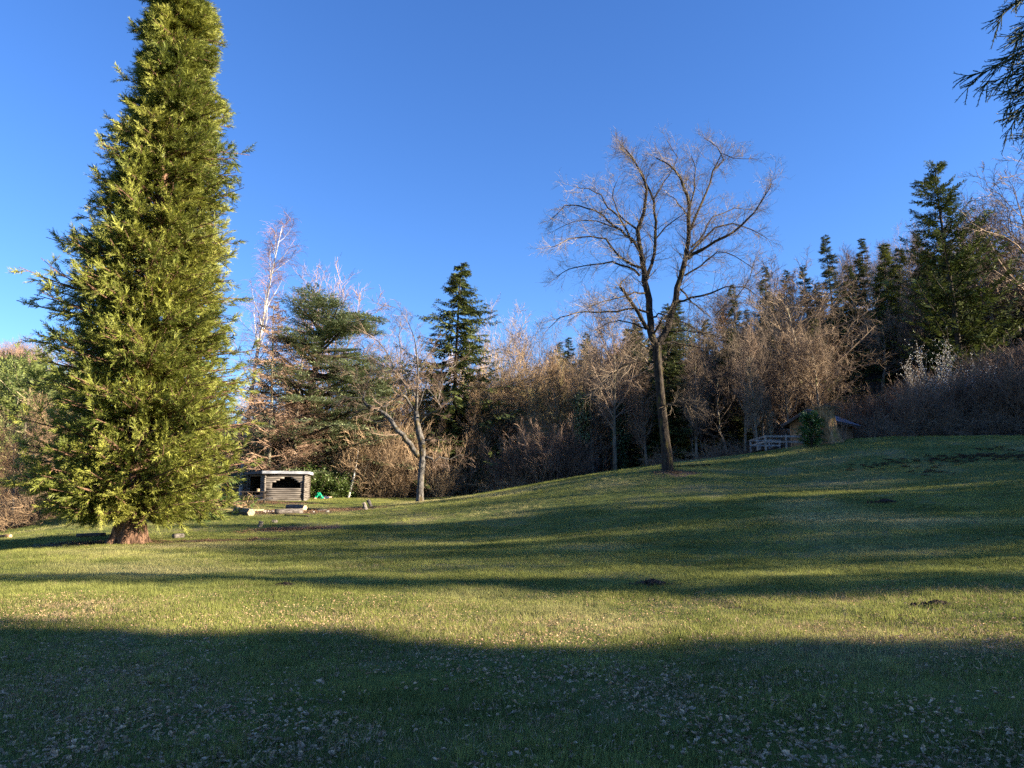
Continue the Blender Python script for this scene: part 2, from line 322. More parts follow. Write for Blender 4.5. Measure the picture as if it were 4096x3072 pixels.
# ------------------------------------------------------------------ tree kinds
def bare_crown(rng, trunk, trad, n1, prof, ang, t0, k1=6, up=.12, n2=8, n3=7, n4=0, wob=.13, tw=.010, l2=.42, l3=.4, l4=.45, up2=None, flat=0, drop=0):
    """limbs, branches and twigs on a trunk path; prof(t) -> limb length"""
    mb = MB(); up2 = up if up2 is None else up2
    S, D, t, r, p = spawn(trunk[None], trad[None], n1, t0, .99, *ang, rng, rk=.5, flat=0)
    L1 = prof(t) * rng.uniform(.7, 1.15, len(t)); a = grow(S, D, L1, k1, wob, up, rng); ra = lin(np.clip(r, .02, L1 * .02 + .01), r * .12 + .004, k1)
    mb.tubes(a, ra, 5)
    S, D, t, r, p = spawn(a, ra, n2, .12, 1, .4, 1.0, rng, flat=flat)
    L2 = L1[p] * l2 * (1.15 - .6 * t) * rng.uniform(.6, 1.3, len(t)); b = grow(S, D, L2, 4, wob * 1.3, up2, rng); rb = lin(np.clip(r, tw * 1.3, .05), np.full(len(r), tw * .8), 4)
    mb.tubes(b, rb, 3)
    S, D, t, r, p = spawn(b, rb, n3, .1, 1, .4, 1.0, rng, flat=flat * .7)
    L3 = L2[p] * l3 * (1.2 - .6 * t) * rng.uniform(.6, 1.4, len(t)) + .12; c = grow(S, D, L3, 3, wob * 1.5, up2 - drop, rng); rc = lin(np.full(len(r), tw), np.full(len(r), tw * .45), 3)
    mb.tubes(c, rc, 3)
    if n4:
        S, D, t, r, p = spawn(c, rc, n4, .1, 1, .4, .9, rng)
        L4 = L3[p] * l4 * rng.uniform(.6, 1.3, len(t)) + .06; d = grow(S, D, L4, 2, wob, up2 - drop, rng); mb.tubes(d, lin(np.full(len(r), tw * .7), np.full(len(r), tw * .3), 2), 3)
    return mb
def straight(h, r, rng, k=9, lean=.02):
    p = grow(np.zeros((1, 3)) - [[0, 0, .3]], np.array([[rng.normal() * .03, rng.normal() * .03, 1.]]), [h + .3], k, lean, .02, rng)[0]
    return p, np.r_[r * 1.35, np.linspace(r, r * .12, k - 1)]
PROTO = {}
def proto_tree(key, name, cat, seed, build, leafname='crown'):
    rng = np.random.default_rng(seed); tmb, cmb, tm, cm = build(rng)
    t = thing(name, (0, 0, -500), 'x', cat); a = part('trunk', tmb, tm, t, True); b = part(leafname, cmb, cm, t)
    bake(t, a, b); PROTO[key] = [t, False]
def place(key, loc, rz=0, sc=1, label='', group=None, color=None, sz=None):
    src, used = PROTO[key]
    PLACED.append((key, loc, sc))
    if not used:
        PROTO[key][1] = True; src.location = loc; src.rotation_euler = (0, 0, rz); src.scale = (sc, sc, sc * (sz or 1)); src['label'] = label
        if group: src['group'] = group
        if color: PARTS[src.name][1].color = (*color, 1)
        return src
    o = dup(src, loc, rz, sc, label, None, None, sz)
    if group: o['group'] = group
    cs = [c for c in o.children if not c.name.startswith('trunk')]
    for c in cs: c.color = (*(color or (1, 1, 1)), 1)
    return o
PLACED = []
# leafless broadleaved trees, 18 m nominal
def b_round(rng):
    p, r = straight(15, .24, rng, lean=.05); mb = MB().tubes(p, r, 8)
    return mb, bare_crown(rng, p, r, 34, lambda t: 2.0 + 5.6 * np.sin(np.clip((t - .25) / .75, 0, 1) * 2.6) ** .8, (.5, 1.0), .3, up=.16, n2=9, n3=7, n4=3, tw=.013), M['wood_bark'], M['twig']
def b_narrow(rng):
    p, r = straight(17, .2, rng, lean=.03); mb = MB().tubes(p, r, 8)
    return mb, bare_crown(rng, p, r, 40, lambda t: 4.8 * (1.05 - t) + 1.2, (.4, .75), .18, up=.2, n2=8, n3=7, n4=3, tw=.012), M['wood_bark'], M['twig']
def b_oak(rng):
    p, r = straight(13, .3, rng, lean=.09); mb = MB().tubes(p, r, 8)
    return mb, bare_crown(rng, p, r, 30, lambda t: 3 + 5 * (1 - (t - .5) ** 2 * 3), (.7, 1.25), .25, up=.08, n2=9, n3=7, n4=3, wob=.22, tw=.014), M['wood_bark'], M['twig']
def b_larch(rng):
    p, r = straight(20, .22, rng, k=12); mb = MB().tubes(p, r, 8)
    return mb, bare_crown(rng, p, r, 110, lambda t: 5.6 * (1.04 - t) ** .8 + .3, (1.3, 1.65), .15, k1=5, up=.06, n2=9, n3=6, tw=.014, l2=.4, flat=.6, drop=.35, up2=-.12), M['wood_bark'], M['twig']
def b_shrub(rng):
    n = 34; S = np.c_[rng.normal(size=(n, 2)) * .5, np.full(n, -.15)]; D = np.c_[rng.normal(size=(n, 2)) * .36, np.ones(n)]
    a = grow(S, D, rng.uniform(2.4, 5.6, n), 7, .13, .05, rng); ra = lin(rng.uniform(.018, .04, n), np.full(n, .008), 7); mb = MB().tubes(a[:6], ra[:6] * 1.3, 4); cb = MB().tubes(a, ra, 3)
    S, D, t, r, p = spawn(a, ra, 14, .15, 1, .3, .9, rng); b = grow(S, D, 1.3 * (1.2 - t) * rng.uniform(.5, 1.2, len(t)) + .2, 3, .12, .08, rng); rb = lin(np.full(len(t), .011), np.full(len(t), .006), 3); cb.tubes(b, rb, 3)
    S, D, t, r, p = spawn(b, rb, 6, .1, 1, .3, .8, rng); c = grow(S, D, rng.uniform(.15, .5, len(t)), 2, .1, .05, rng); cb.tubes(c, lin(np.full(len(t), .008), np.full(len(t), .004), 2), 3)
    return mb, cb, M['wood_bark'], M['twig']
def b_bramble(rng):
    n = 60; S = np.c_[rng.normal(size=(n, 2)) * .8, np.full(n, -.1)]; D = np.c_[rng.normal(size=(n, 2)) * .8, np.ones(n) * .8]
    a = grow(S, D, rng.uniform(1.2, 3.2, n), 6, .16, -.10, rng); ra = lin(rng.uniform(.010, .02, n), np.full(n, .006), 6); mb = MB().tubes(a[:6], ra[:6] * 1.3, 4); cb = MB().tubes(a, ra, 3)
    S, D, t, r, p = spawn(a, ra, 9, .1, 1, .4, 1.1, rng); b = grow(S, D, rng.uniform(.3, .9, len(t)), 3, .2, 0, rng); rb = lin(np.full(len(t), .009), np.full(len(t), .005), 3); cb.tubes(b, rb, 3)
    S, D, t, r, p = spawn(b, rb, 4, .1, 1, .4, 1, rng); c = grow(S, D, rng.uniform(.1, .35, len(t)), 2, .1, 0, rng); cb.tubes(c, lin(np.full(len(t), .007), np.full(len(t), .004), 2), 3)
    return mb, cb, M['wood_bark'], M['twig']
def conifer(rng, h, rad, n, prof, droop=.1, up=.05, nt=15, K=9, tw=.6, t0=.08, a=(1.3, 1.75), trunk_r=.25, wmul=.16, bl=.5):
    p, r = straight(h, trunk_r, rng, k=12, lean=.012); tm = MB().tubes(p, r, 10)
    S, D, t, rr, _ = spawn(p[None], r[None], n, t0, .995, *a, rng, rk=.35)
    lob = 1 + .22 * np.sin(t * 23 + np.arctan2(D[:, 1], D[:, 0]) * 2)
    L = rad * prof(t) * rng.uniform(.72, 1.12, n) * lob; br = grow(S, D, L, 5, .05, up, rng); br[:, :, 2] -= droop * (np.linspace(0, 1, 5) * (2 - np.linspace(0, 1, 5) * 1.2))[None] * L[:, None]
    rb = lin(np.clip(rr, .015, .07), np.full(n, .01), 5); cb = MB().tubes(br, rb, 3, mi=1)
    S, D, t2, _, q = spawn(br, rb, nt, .12, 1, .6, 1.1, rng, flat=.75)
    N = unit(np.c_[rng.normal(size=(len(S), 2)) * .5, np.ones(len(S))])
    Lt = tw * (.45 + .55 * np.clip(L[q] / rad, 0, 1)) * (1.25 - .6 * t2) * rng.uniform(.7, 1.3, len(S)); D = unit(D + [0, 0, -droop * 1.6])
    V, Q = fronds(S, D, N, Lt, K, wmul, rng, bl=bl); cb.add(V, Q)
    return tm, cb
def b_spruce(rng):
    a, b = conifer(rng, 22, 10.4, 230, lambda t: (1.02 - t) ** .85 * (1 - .25 * (1 - t) ** 2), droop=.16, nt=21, K=9, tw=1.05, trunk_r=.28, t0=.03, wmul=.21); return a, b, M['dark_bark'], [M['spruce_leaf'], M['dark_bark']]
def b_fir(rng):
    a, b = conifer(rng, 20, 4.0, 150, lambda t: (1.03 - t) ** .65, droop=.08, nt=17, K=10, tw=.95, trunk_r=.22, t0=.02, wmul=.15); return a, b, M['dark_bark'], [M['spruce_leaf'], M['dark_bark']]
def b_pine(rng):
    p, r = straight(14, .24, rng, lean=.04); tm = MB().tubes(p, r, 8)
    S, D, t, rr, _ = spawn(p[None], r[None], 36, .35, .99, .9, 1.4, rng); L = 3.6 * np.sin(np.clip(t, .3, 1) * 2.6) ** .7 * rng.uniform(.7, 1.1, len(t)) + .6
    br = grow(S, D, L, 5, .1, .12, rng); rb = lin(np.clip(rr, .02, .07), np.full(len(t), .015), 5); cb = MB().tubes(br, rb, 3, mi=1)
    S, D, t2, _, q = spawn(br, rb, 9, .3, 1, .3, 1.0, rng); sb = grow(S, D, np.full(len(S), .8), 2, 0, .2, rng); S = sb[:, 1]; D = unit(sb[:, 1] - sb[:, 0] + [0, 0, .4])
    S = np.repeat(S, 4, 0) + rng.normal(size=(len(S) * 4, 3)) * .22; D = unit(np.repeat(D, 4, 0) + rng.normal(size=(len(S), 3)) * .7)
    V, Q = fronds(S, D, unit(rng.normal(size=S.shape)), np.full(len(S), .55), 8, .14, rng, bl=.6, droop=-.1); cb.add(V, Q)
    return tm, cb, M['wood_bark'], [M['spruce_leaf'], M['wood_bark']]
def b_laurel(rng):
    n = 26; S = np.c_[rng.normal(size=(n, 2)) * .3, np.full(n, -.1)]; a = grow(S, np.c_[rng.normal(size=(n, 2)) * .7, np.ones(n)], rng.uniform(1.6, 3.2, n), 5, .12, 0, rng); ra = lin(np.full(n, .035), np.full(n, .012), 5)
    mb = MB().tubes(a, ra, 4); S, D, t, r, p = spawn(a, ra, 14, .15, 1, .5, 1.2, rng); b = grow(S, D, rng.uniform(.3, .8, len(t)), 3, .2, .05, rng); cb = MB().tubes(b, lin(np.full(len(t), .01), np.full(len(t), .006), 3), 3, mi=1)
    C = np.repeat(b.reshape(-1, 3), 9, 0); C = C + rng.normal(size=C.shape) * .14; V, Q = leaves(C, .17, rng, np.array([[0, 0, 1.]]), .22); cb.add(V, Q)
    return mb, cb, M['wood_bark'], [M['laurel'], M['wood_bark']]
proto_tree('round', 'leafless_tree', 'tree', 1, b_round); proto_tree('round2', 'leafless_tree', 'tree', 11, b_round)
proto_tree('narrow', 'leafless_tree', 'tree', 2, b_narrow); proto_tree('narrow2', 'leafless_tree', 'tree', 12, b_narrow)
proto_tree('oak', 'leafless_tree', 'tree', 3, b_oak)
proto_tree('larch', 'larch_tree', 'tree', 4, b_larch)
proto_tree('shrub', 'leafless_shrub', 'shrub', 5, b_shrub); proto_tree('shrub2', 'leafless_shrub', 'shrub', 15, b_shrub)
proto_tree('bramble', 'bramble_thicket', 'shrub', 6, b_bramble)
proto_tree('spruce', 'spruce_tree', 'tree', 7, b_spruce, 'foliage'); proto_tree('fir', 'fir_tree', 'tree', 8, b_fir, 'foliage')
def b_open_spruce(rng):
    a, b = conifer(rng, 25, 8.6, 155, lambda t: (1.03 - t) ** .62, droop=.02, up=.07, nt=20, K=9, tw=1.1, trunk_r=.32, t0=.06, a=(.85, 1.45), wmul=.19)
    return a, b, M['dark_bark'], [M['spruce_leaf'], M['dark_bark']]
proto_tree('openspruce', 'spruce_tree', 'tree', 17, b_open_spruce, 'foliage')
def b_dense(rng):
    a, b = conifer(rng, 22, 5.0, 220, lambda t: np.clip(1.02 - t, 0, 1) ** .55, droop=.12, nt=20, K=6, tw=1.6, trunk_r=.3, t0=.01, wmul=.46, bl=.62)
    return a, b, M['dark_bark'], [M['spruce_leaf'], M['dark_bark']]
proto_tree('dense', 'spruce_tree', 'tree', 18, b_dense, 'foliage')
proto_tree('pine', 'pine_tree', 'tree', 9, b_pine, 'foliage')
proto_tree('laurel', 'laurel_bush', 'shrub', 10, b_laurel, 'foliage')
# ------------------------------------------------------------------ hero trees
def trunk_mesh(path, rad, sides, rng, furrow=.06, flare=.0, fl_h=1.0, lobes=6):
    """one closed-looking trunk surface with vertical furrows and a root flare"""
    path = np.asarray(path, float); k0 = len(path)
    k = k0 * 5; tt = np.linspace(0, k0 - 1, k); i = np.minimum(tt.astype(int), k0 - 2); w = (tt - i)[:, None]
    sm = w * w * (3 - 2 * w) * .35 + w * .65
    pts = path[i] * (1 - sm) + path[i + 1] * sm; rr = np.interp(tt, np.arange(k0), rad)
    for _ in range(3): pts[1:-1] = (pts[:-2] + 2 * pts[1:-1] + pts[2:]) / 4
    V, Q = tubes(pts[None], rr[None], sides); V = V[:k * sides].reshape(k, sides, 3)
    a = np.arange(sides) / sides * 2 * np.pi; z = pts[:, 2] - pts[0, 2]
    ph = rng.random(lobes) * .3
    fl = flare * np.exp(-z / fl_h)[:, None] * (.45 + .55 * np.cos(a * lobes + 1.3 + .4 * np.sin(a * 2)))[None] + flare * .6 * np.exp(-z / (fl_h * .4))[:, None]
    fur = furrow * (np.sin(a * 13 + z[:, None] * .8 + 1.5 * np.sin(z[:, None] * 1.7)) * .5 + rng.normal(size=(k, sides)) * .35 + np.sin(a * 5 + z[:, None] * .5) * .6)
    ctr = pts[:, None]; d = V - ctr; V = ctr + d * (1 + fl + fur)[..., None]
    return MB().add(V.reshape(-1, 3), Q)

# --- the big western red cedar on the left
def build_cedar():
    rng = np.random.default_rng(21); base = np.array(CEDAR); base[2] = Hs(base[0], base[1])
    PT = [(0, 300, 460), (100, 275, 472), (200, 262, 505), (300, 238, 527), (400, 200, 538), (500, 155, 532), (600, 105, 532), (700, 85, 536), (800, 75, 546), (900, 85, 546), (1000, 68, 548), (1080, 85, 520), (1120, 150, 470)]
    zz, lf, rt = [], [], []
    for v, l, r in PT:
        k = 4096 / 2212; c = P((l + r) / 2 * k, v * k, base[1]); zz.append(c[2]); lf.append(P(l * k, v * k, base[1])[0]); rt.append(P(r * k, v * k, base[1])[0])
    zz = np.array(zz[::-1]) - base[2]; lf = np.array(lf[::-1]) - base[0]; rt = np.array(rt[::-1]) - base[0]
    zz = np.r_[zz, 25.5]; lf = np.r_[lf, .15]; rt = np.r_[rt, .55]
    t = thing('cedar_tree', base, 'huge yellow green feathery conifer towering at the left with a fluted red brown trunk', 'tree')
    zt = np.linspace(-.4, 25.5, 14); path = np.c_[.25 * np.clip(zt, 0, 99) / 25, np.zeros(14), zt]; rad = np.interp(zt, [-.4, 0, 1, 4, 14, 25.5], [.58, .52, .46, .42, .24, .04])
    a = part('trunk', trunk_mesh(path, rad, 40, rng, .10, 1.0, .6, 7), M['cedar_bark'], t, True)
    def Rr(z, az):
        l = -np.interp(z, zz, lf); r = np.interp(z, zz, rt); c = np.cos(az); s = np.abs(np.sin(az)); m = (l + r) / 2
        base_r = np.where(c > 0, r, l) * np.abs(c) ** 1.3 + m * (1 - np.abs(c) ** 1.3)
        n = .5 * np.sin(az * 3 + z * .9) + .5 * np.sin(az * 5 - z * 1.7 + 1) + .5 * np.sin(az * 2 + z * 2.6)
        return base_r * (.95 + .13 * n)
    n = 1450; z1 = 1.15 + (25.2 - 1.15) * rng.random(n) ** 1.1; az = rng.random(n) * 2 * np.pi
    cl = np.sin(az * 4 + 2.2 * np.sin(z1 * .8)) * np.sin(z1 * 1.9 + 1.7 * np.sin(az * 3)) + .5 * np.sin(az * 9 + z1 * 2) * np.sin(z1 * 3.6 - az * 2)
    L = Rr(z1, az) * (.92 + .17 * np.clip(cl, -1.2, 1)) - .25 + .65 * np.clip(1 - z1 / 11, 0, 1); L = np.clip(L, .12, None); zs = np.clip(z1 - .22 * L + .5, 1.3, None)
    S = np.c_[.25 * zs / 25, np.zeros(n), zs]; k = 6; w = np.linspace(0, 1, k)
    br = np.zeros((n, k, 3)); wig = rng.normal(size=(n, 1)) * .12
    azk = az[:, None] + wig * w * 2
    rr = (L * (1 - .42 * rng.random(n) ** 2.2))[:, None] * w
    br[:, :, 0] = S[:, 0:1] + rr * np.cos(azk); br[:, :, 1] = rr * np.sin(azk); br[:, :, 2] = zs[:, None] + (z1 - zs)[:, None] * (1.25 * w ** 2 - .25 * w)
    rb = lin(np.clip(.012 + L * .012, .015, .08), np.full(n, .012), k); bb = MB().tubes(br, rb, 4)
    S, D, t2, r2, q = spawn(br, rb, 9, .22, .95, .45, 1.2, rng); Ls = .85 * (.35 + .65 * np.clip(L[q] / 4, 0, 1)) * (1.35 - .85 * t2) * rng.uniform(.6, 1.25, len(S))
    sb = grow(S, D, Ls, 3, .14, .18, rng); rs = lin(np.clip(r2, .008, .02), np.full(len(S), .006), 3); bb.tubes(sb, rs, 3)
    part('branches', bb, M['cedar_bark'], t)
    out = unit(np.c_[sb[:, -1, :2], np.full(len(sb), .2)])
    S, D, t3, r3, q3 = spawn(sb, rs, 10, .08, 1, .2, .95, rng)
    keep = rng.random(len(S)) < .96; S, D, q3 = S[keep], D[keep], q3[keep]
    N = unit(np.cross(D, out[q3]) * rng.normal(size=(len(S), 1)) + rng.normal(size=(len(S), 3)) * .5)
    Lf = rng.uniform(.24, .5, len(S)) * (.6 + .4 * np.clip(Ls[q3], 0, 1)); D = unit(D + out[q3] * .45 + [0, 0, .12])
    V, Q = fronds3(S, D, N, Lf, 8, .11, rng, fan=.65, bl=.5, droop=.12)
    part('foliage', mesh_np('foliage', V, Q, M['cedar_leaf']), M['cedar_leaf'], t)
    # second, smaller and darker conifer standing behind its right flank
    x, y, z = P(790, 2040, 42); z = Hs(x, y)
    place('fir', (x, y, z - .1), .4, .62, 'dark green conifer half hidden behind the right flank of the huge feathery one', color=(1.2, 1.5, 1.1), sz=1.5)
build_cedar()

# --- the tall bare tree with two stems in the middle of the slope
def lines_tree(seed, ox, oy, sc, base_px, d, trunk_px, trunk_w, limbs, name, label, barkm, l2, l3, l4, dens, tw, depthk=.45, drop=.05, flare=.35, lob=5, twigcol=None):
    rng = np.random.default_rng(seed)
    def W(p, dd=0): return np.array(P(ox + p[0] / sc, oy + p[1] / sc, d + dd))
    b = W(base_px); b[2] = Hs(b[0], b[1]); t = thing(name, b, label, 'tree')
    path = np.array([W(p) - b for p in trunk_px]); path[0, 2] = -.3; rad = np.array(trunk_w) / sc / FPX * d
    part('trunk', trunk_mesh(path, rad, 28, rng, .06, flare, .5, lob), barkm, t, True)
    allp, allr, tot = [], [], 0
    cb = MB()
    for li, (pts, r0, r1) in enumerate(limbs):
        n = len(pts); pp = np.array([W(p) for p in pts]); 
        sp = np.linalg.norm(pp[-1] - pp[0]); sg = rng.uniform(-1, 1) * depthk; dist = np.r_[0, np.cumsum(np.linalg.norm(np.diff(pp, axis=0), axis=1))]
        if li < 2: sg *= .25
        dep = sg * dist + .12 * rng.normal(size=n).cumsum() * (dist > 0)
        pp = np.array([W(p, e) for p, e in zip(pts, dep)]) - b
        for _ in range(1):
            mid = (pp[:-1] + pp[1:]) / 2 + rng.normal(size=(n - 1, 3)) * .04; q = np.empty((2 * n - 1, 3)); q[::2] = pp; q[1::2] = mid; pp = q; n = len(pp)
        rr = np.linspace(r0, r1, n) / sc / FPX * d
        part('limb', MB().tubes(pp, rr, 10 if r0 > 6 else 7, jit=.05, rng=rng), barkm, t, True)
        ln = dist[-1]; nb = max(4, int(ln * dens)); S, D, tt, r, _ = spawn(pp[None], rr[None], nb, .06 if r0 < 12 else .25, 1, .45, 1.15, rng)
        allp.append((S, D, r, np.minimum(l2, ln * .4) * (1.25 - .55 * tt)))
        # the limb's own tip continues
        allp.append((pp[-1:], unit(pp[-1:] - pp[-2:-1]), np.array([rr[-1]]), np.array([l2 * .8])))
    S = np.concatenate([a[0] for a in allp]); D = np.concatenate([a[1] for a in allp]); r = np.concatenate([a[2] for a in allp]); L = np.concatenate([a[3] for a in allp]) * rng.uniform(.5, 1.3, len(S))
    a = grow(S, D, L, 5, .14, .05, rng); ra = lin(np.clip(r * .5, tw * 1.3, .035), np.full(len(r), tw), 5); cb.tubes(a, ra, 3)
    S, D, tt, r, p = spawn(a, ra, 7, .1, 1, .4, 1.05, rng); L3 = l3 * rng.uniform(.4, 1.3, len(S)) * (1.2 - .5 * tt) * np.clip(L[p] / l2 + .3, 0, 1)
    c = grow(S, D, L3, 4, .15, .02 - drop, rng); rc = lin(np.full(len(r), tw * .85), np.full(len(r), tw * .5), 4); cb.tubes(c, rc, 3)
    S, D, tt, r, p = spawn(c, rc, 4, .1, 1, .4, 1.0, rng); e = grow(S, D, l4 * rng.uniform(.4, 1.3, len(S)), 3, .15, 0, rng); cb.tubes(e, lin(np.full(len(S), tw * .55), np.full(len(S), tw * .4), 3), 3)
    o = part('twigs', cb, M['twig'], t); 
    if twigcol: o.color = (*twigcol, 1)
    return t
C_TR = [(655, 1600), (650, 1500), (637, 1400), (625, 1280), (612, 1150), (604, 1060), (602, 1000)]
C_L = [
 ([(602, 1010), (575, 940), (568, 850), (556, 740), (548, 680), (532, 590), (515, 480), (545, 400), (557, 300), (540, 230), (500, 160), (460, 110)], 19, 2.2),
 ([(605, 1010), (640, 960), (665, 890), (690, 800), (712, 700), (735, 610), (748, 530), (748, 430), (742, 320), (715, 250), (680, 200), (640, 170), (600, 150)], 18, 2.2),
 ([(556, 700), (580, 640), (597, 540), (600, 440), (590, 350), (560, 280), (530, 220), (490, 150), (440, 110)], 9, 2),
 ([(532, 590), (490, 520), (440, 480), (380, 440), (320, 390), (250, 370), (180, 370), (120, 430)], 7, 1.5),
 ([(545, 655), (490, 640), (430, 600), (370, 520), (300, 510), (200, 520), (120, 560)], 7, 1.5),
 ([(525, 690), (470, 650), (400, 625), (300, 640), (200, 660), (140, 700)], 6, 1.5),
 ([(560, 935), (520, 860), (470, 790), (435, 740)], 10, 7),
 ([(435, 740), (445, 715), (465, 700)], 5, 2),
 ([(565, 860), (500, 840), (420, 855), (330, 858), (230, 860), (160, 880), (110, 930)], 6, 1.4),
 ([(560, 935), (500, 910), (430, 895), (380, 905), (320, 940)], 4, 1.3),
 ([(548, 770), (500, 765), (430, 790), (350, 810), (260, 850)], 5, 1.3),
 ([(490, 540), (470, 490), (430, 420), (380, 380), (350, 320), (290, 290), (220, 280)], 6, 1.3),
 ([(600, 520), (640, 470), (700, 425), (740, 400)], 4, 1.3),
 ([(590, 340), (620, 290), (660, 230), (700, 150), (650, 70)], 4, 1.2),
 ([(735, 615), (770, 590), (830, 560), (920, 510), (990, 460), (1050, 400), (1100, 320), (1130, 260)], 9, 1.6),
 ([(755, 480), (790, 400), (830, 310), (860, 210), (910, 160), (880, 100), (820, 60)], 7, 1.3),
 ([(860, 210), (900, 130), (950, 150), (1040, 155)], 3, 1.2),
 ([(745, 600), (800, 540), (870, 470), (950, 450), (1040, 480), (1110, 520)], 6, 1.3),
 ([(730, 690), (780, 660), (830, 620), (880, 580), (960, 600), (1050, 660)], 5, 1.3),
 ([(700, 810), (760, 790), (850, 770), (920, 740), (1000, 740), (1060, 780)], 6, 1.4),
 ([(710, 750), (745, 790), (790, 830), (850, 880)], 5, 1.3),
 ([(580, 880), (610, 862), (680, 880), (740, 910), (800, 945), (870, 980), (930, 1020)], 5, 1.3),
 ([(655, 945), (720, 938), (800, 950), (900, 975)], 4, 1.2),
 ([(620, 1005), (680, 992), (730, 1005), (800, 1020), (870, 1015)], 6, 1.4),
 ([(595, 1085), (520, 1075), (450, 1100), (400, 1140), (340, 1200)], 6, 1.4),
 ([(590, 1035), (540, 1010), (490, 970)], 4, 2),
 ([(590, 955), (615, 915), (632, 885)], 6, 4),
 ([(630, 1277), (700, 1273), (760, 1285), (810, 1310)], 4, 1.3),
 ([(755, 440), (720, 380), (690, 340), (650, 320)], 4, 1.2),
 ([(748, 400), (775, 300), (780, 200), (760, 140)], 5, 1.3),
 ([(760, 560), (820, 500), (860, 420), (960, 380), (1050, 390)], 5, 1.2),
 ([(515, 480), (460, 440), (420, 390), (400, 330), (420, 260)], 5, 1.2),
 ([(500, 170), (470, 130), (440, 90)], 2.5, 1.2),
 ([(870, 870), (960, 800), (1030, 700), (1050, 620)], 2.5, 1.2),
 ([(440, 480), (330, 440), (230, 440), (140, 480)], 4, 1.2),
]
t = lines_tree(31, 2100, 500, 1.1445, (655, 1592), 44, C_TR, [27, 23, 21, 20, 19, 20, 21], C_L, 'leafless_tree',
    'tall leafless tree with two forking stems standing alone on the meadow slope', M['dark_bark'], 1.35, .85, .34, 4.2, .0072, drop=.06, flare=.3, twigcol=(.85, .83, .8))
S_TR = [(825, 1545), (832, 1350), (845, 1150), (862, 950), (850, 800), (815, 680), (790, 550), (780, 430)]
S_L = [
 ([(810, 960), (740, 870), (660, 770), (570, 670), (500, 560), (430, 480), (370, 430), (290, 400), (200, 360), (170, 320), (155, 260)], 36, 14),
 ([(780, 440), (790, 300), (800, 100), (800, -150), (770, -400), (700, -600)], 20, 3),
 ([(775, 440), (700, 330), (660, 260), (630, 245), (570, 260), (500, 320), (420, 370), (340, 400)], 17, 10),
 ([(680, 300), (705, 190), (650, 100), (560, 0), (480, -200), (330, -400), (200, -480)], 14, 3),
 ([(890, 970), (940, 980), (990, 1030), (1060, 970), (1180, 1000)], 15, 6),
 ([(880, 780), (940, 765), (1000, 760), (1100, 770)], 10, 3),
 ([(830, 560), (900, 480), (1000, 440), (1075, 380), (1040, 310), (960, 210), (880, 120)], 12, 4),
 ([(1040, 320), (1080, 150), (1140, 0), (1250, -120)], 8, 3),
 ([(1020, 280), (1040, 150), (1100, 20)], 7, 3),
 ([(155, 270), (60, 270), (-100, 250), (-260, 200)], 6, 2.5),
 ([(160, 270), (200, 150), (230, 0), (250, -120)], 6, 2),
 ([(150, 260), (100, 120), (20, 0), (-120, -80)], 5, 2),
 ([(800, 0), (900, -200), (1000, -350)], 6, 2),
 ([(560, 0), (450, -60), (300, -150), (180, -300)], 6, 2),
 ([(790, 300), (690, 60), (600, -150), (580, -420), (600, -640)], 9, 2),
 ([(700, -600), (600, -760), (450, -820)], 3, 2),
 ([(790, 420), (870, 200), (960, 0), (1000, -200)], 9, 2),
 ([(1180, 1000), (1280, 950), (1360, 960)], 5, 2),
]
lines_tree(41, 1400, 1500, 2.962, (825, 1530), 52, S_TR, [44, 38, 36, 38, 40, 38, 34, 30], S_L, 'leafless_tree',
    'crooked grey fruit tree with one long limb reaching left at the meadow foot', M['grey_bark'], 1.9, .7, .3, 2.8, .0095, drop=.0, flare=.35, lob=6, twigcol=(.9, .8, .8))

# --- placing a kind by the photo: foot on the ground, top at the given row
HN = {'openspruce': 25, 'round': 19, 'round2': 19, 'narrow': 19, 'narrow2': 19, 'oak': 17, 'larch': 20.5, 'shrub': 5.6, 'shrub2': 5.6, 'bramble': 2.1, 'spruce': 22, 'fir': 20, 'pine': 15, 'laurel': 3}
rngp = np.random.default_rng(77)
def by_photo(key, u, vtop, d, label, group=None, color=None, rz=None, sz=1.0):
    x = P(u, vtop, d)[0]; z = Hs(x, d); h = P(u, vtop, d)[2] - z; s = h / HN[key] / sz
    return place(key, (x, d, z - .15), rngp.random() * 6.28 if rz is None else rz, s, label, group, color, sz)
K = 4096 / 2212
# conifers and bare trees one can tell apart
for i, (kk, u, v, d, c) in enumerate([('narrow2', 1018, 830, 66.5, (1.6, 1.35, 1.1)), ('round2', 1082, 800, 71, (1.6, 1.4, 1.1)), ('narrow', 1142, 815, 67.5, (1.6, 1.45, 1.15)), ('narrow2', 1212, 800, 70, (1.6, 1.5, 1.05)),
        ('round', 1262, 815, 72, (1.5, 1.45, 1.0)), ('narrow', 1300, 850, 68, (1.4, 1.25, 1.1)), ('round2', 1345, 830, 71, (1.3, 1.15, 1.05)), ('narrow2', 1385, 840, 67, (1.2, 1.05, 1.0)), ('oak', 1150, 770, 76, (1.6, 1.45, 1.1)), ('round', 1030, 760, 80, (1.5, 1.35, 1.1)), ('oak', 1300, 775, 82, (1.5, 1.4, 1.1))]):
    by_photo(kk, u * K, v * K, d, 'tall sunlit leafless tree between the pointed spruce and the two stemmed tree', 'front trees right of the pointed spruce', c)
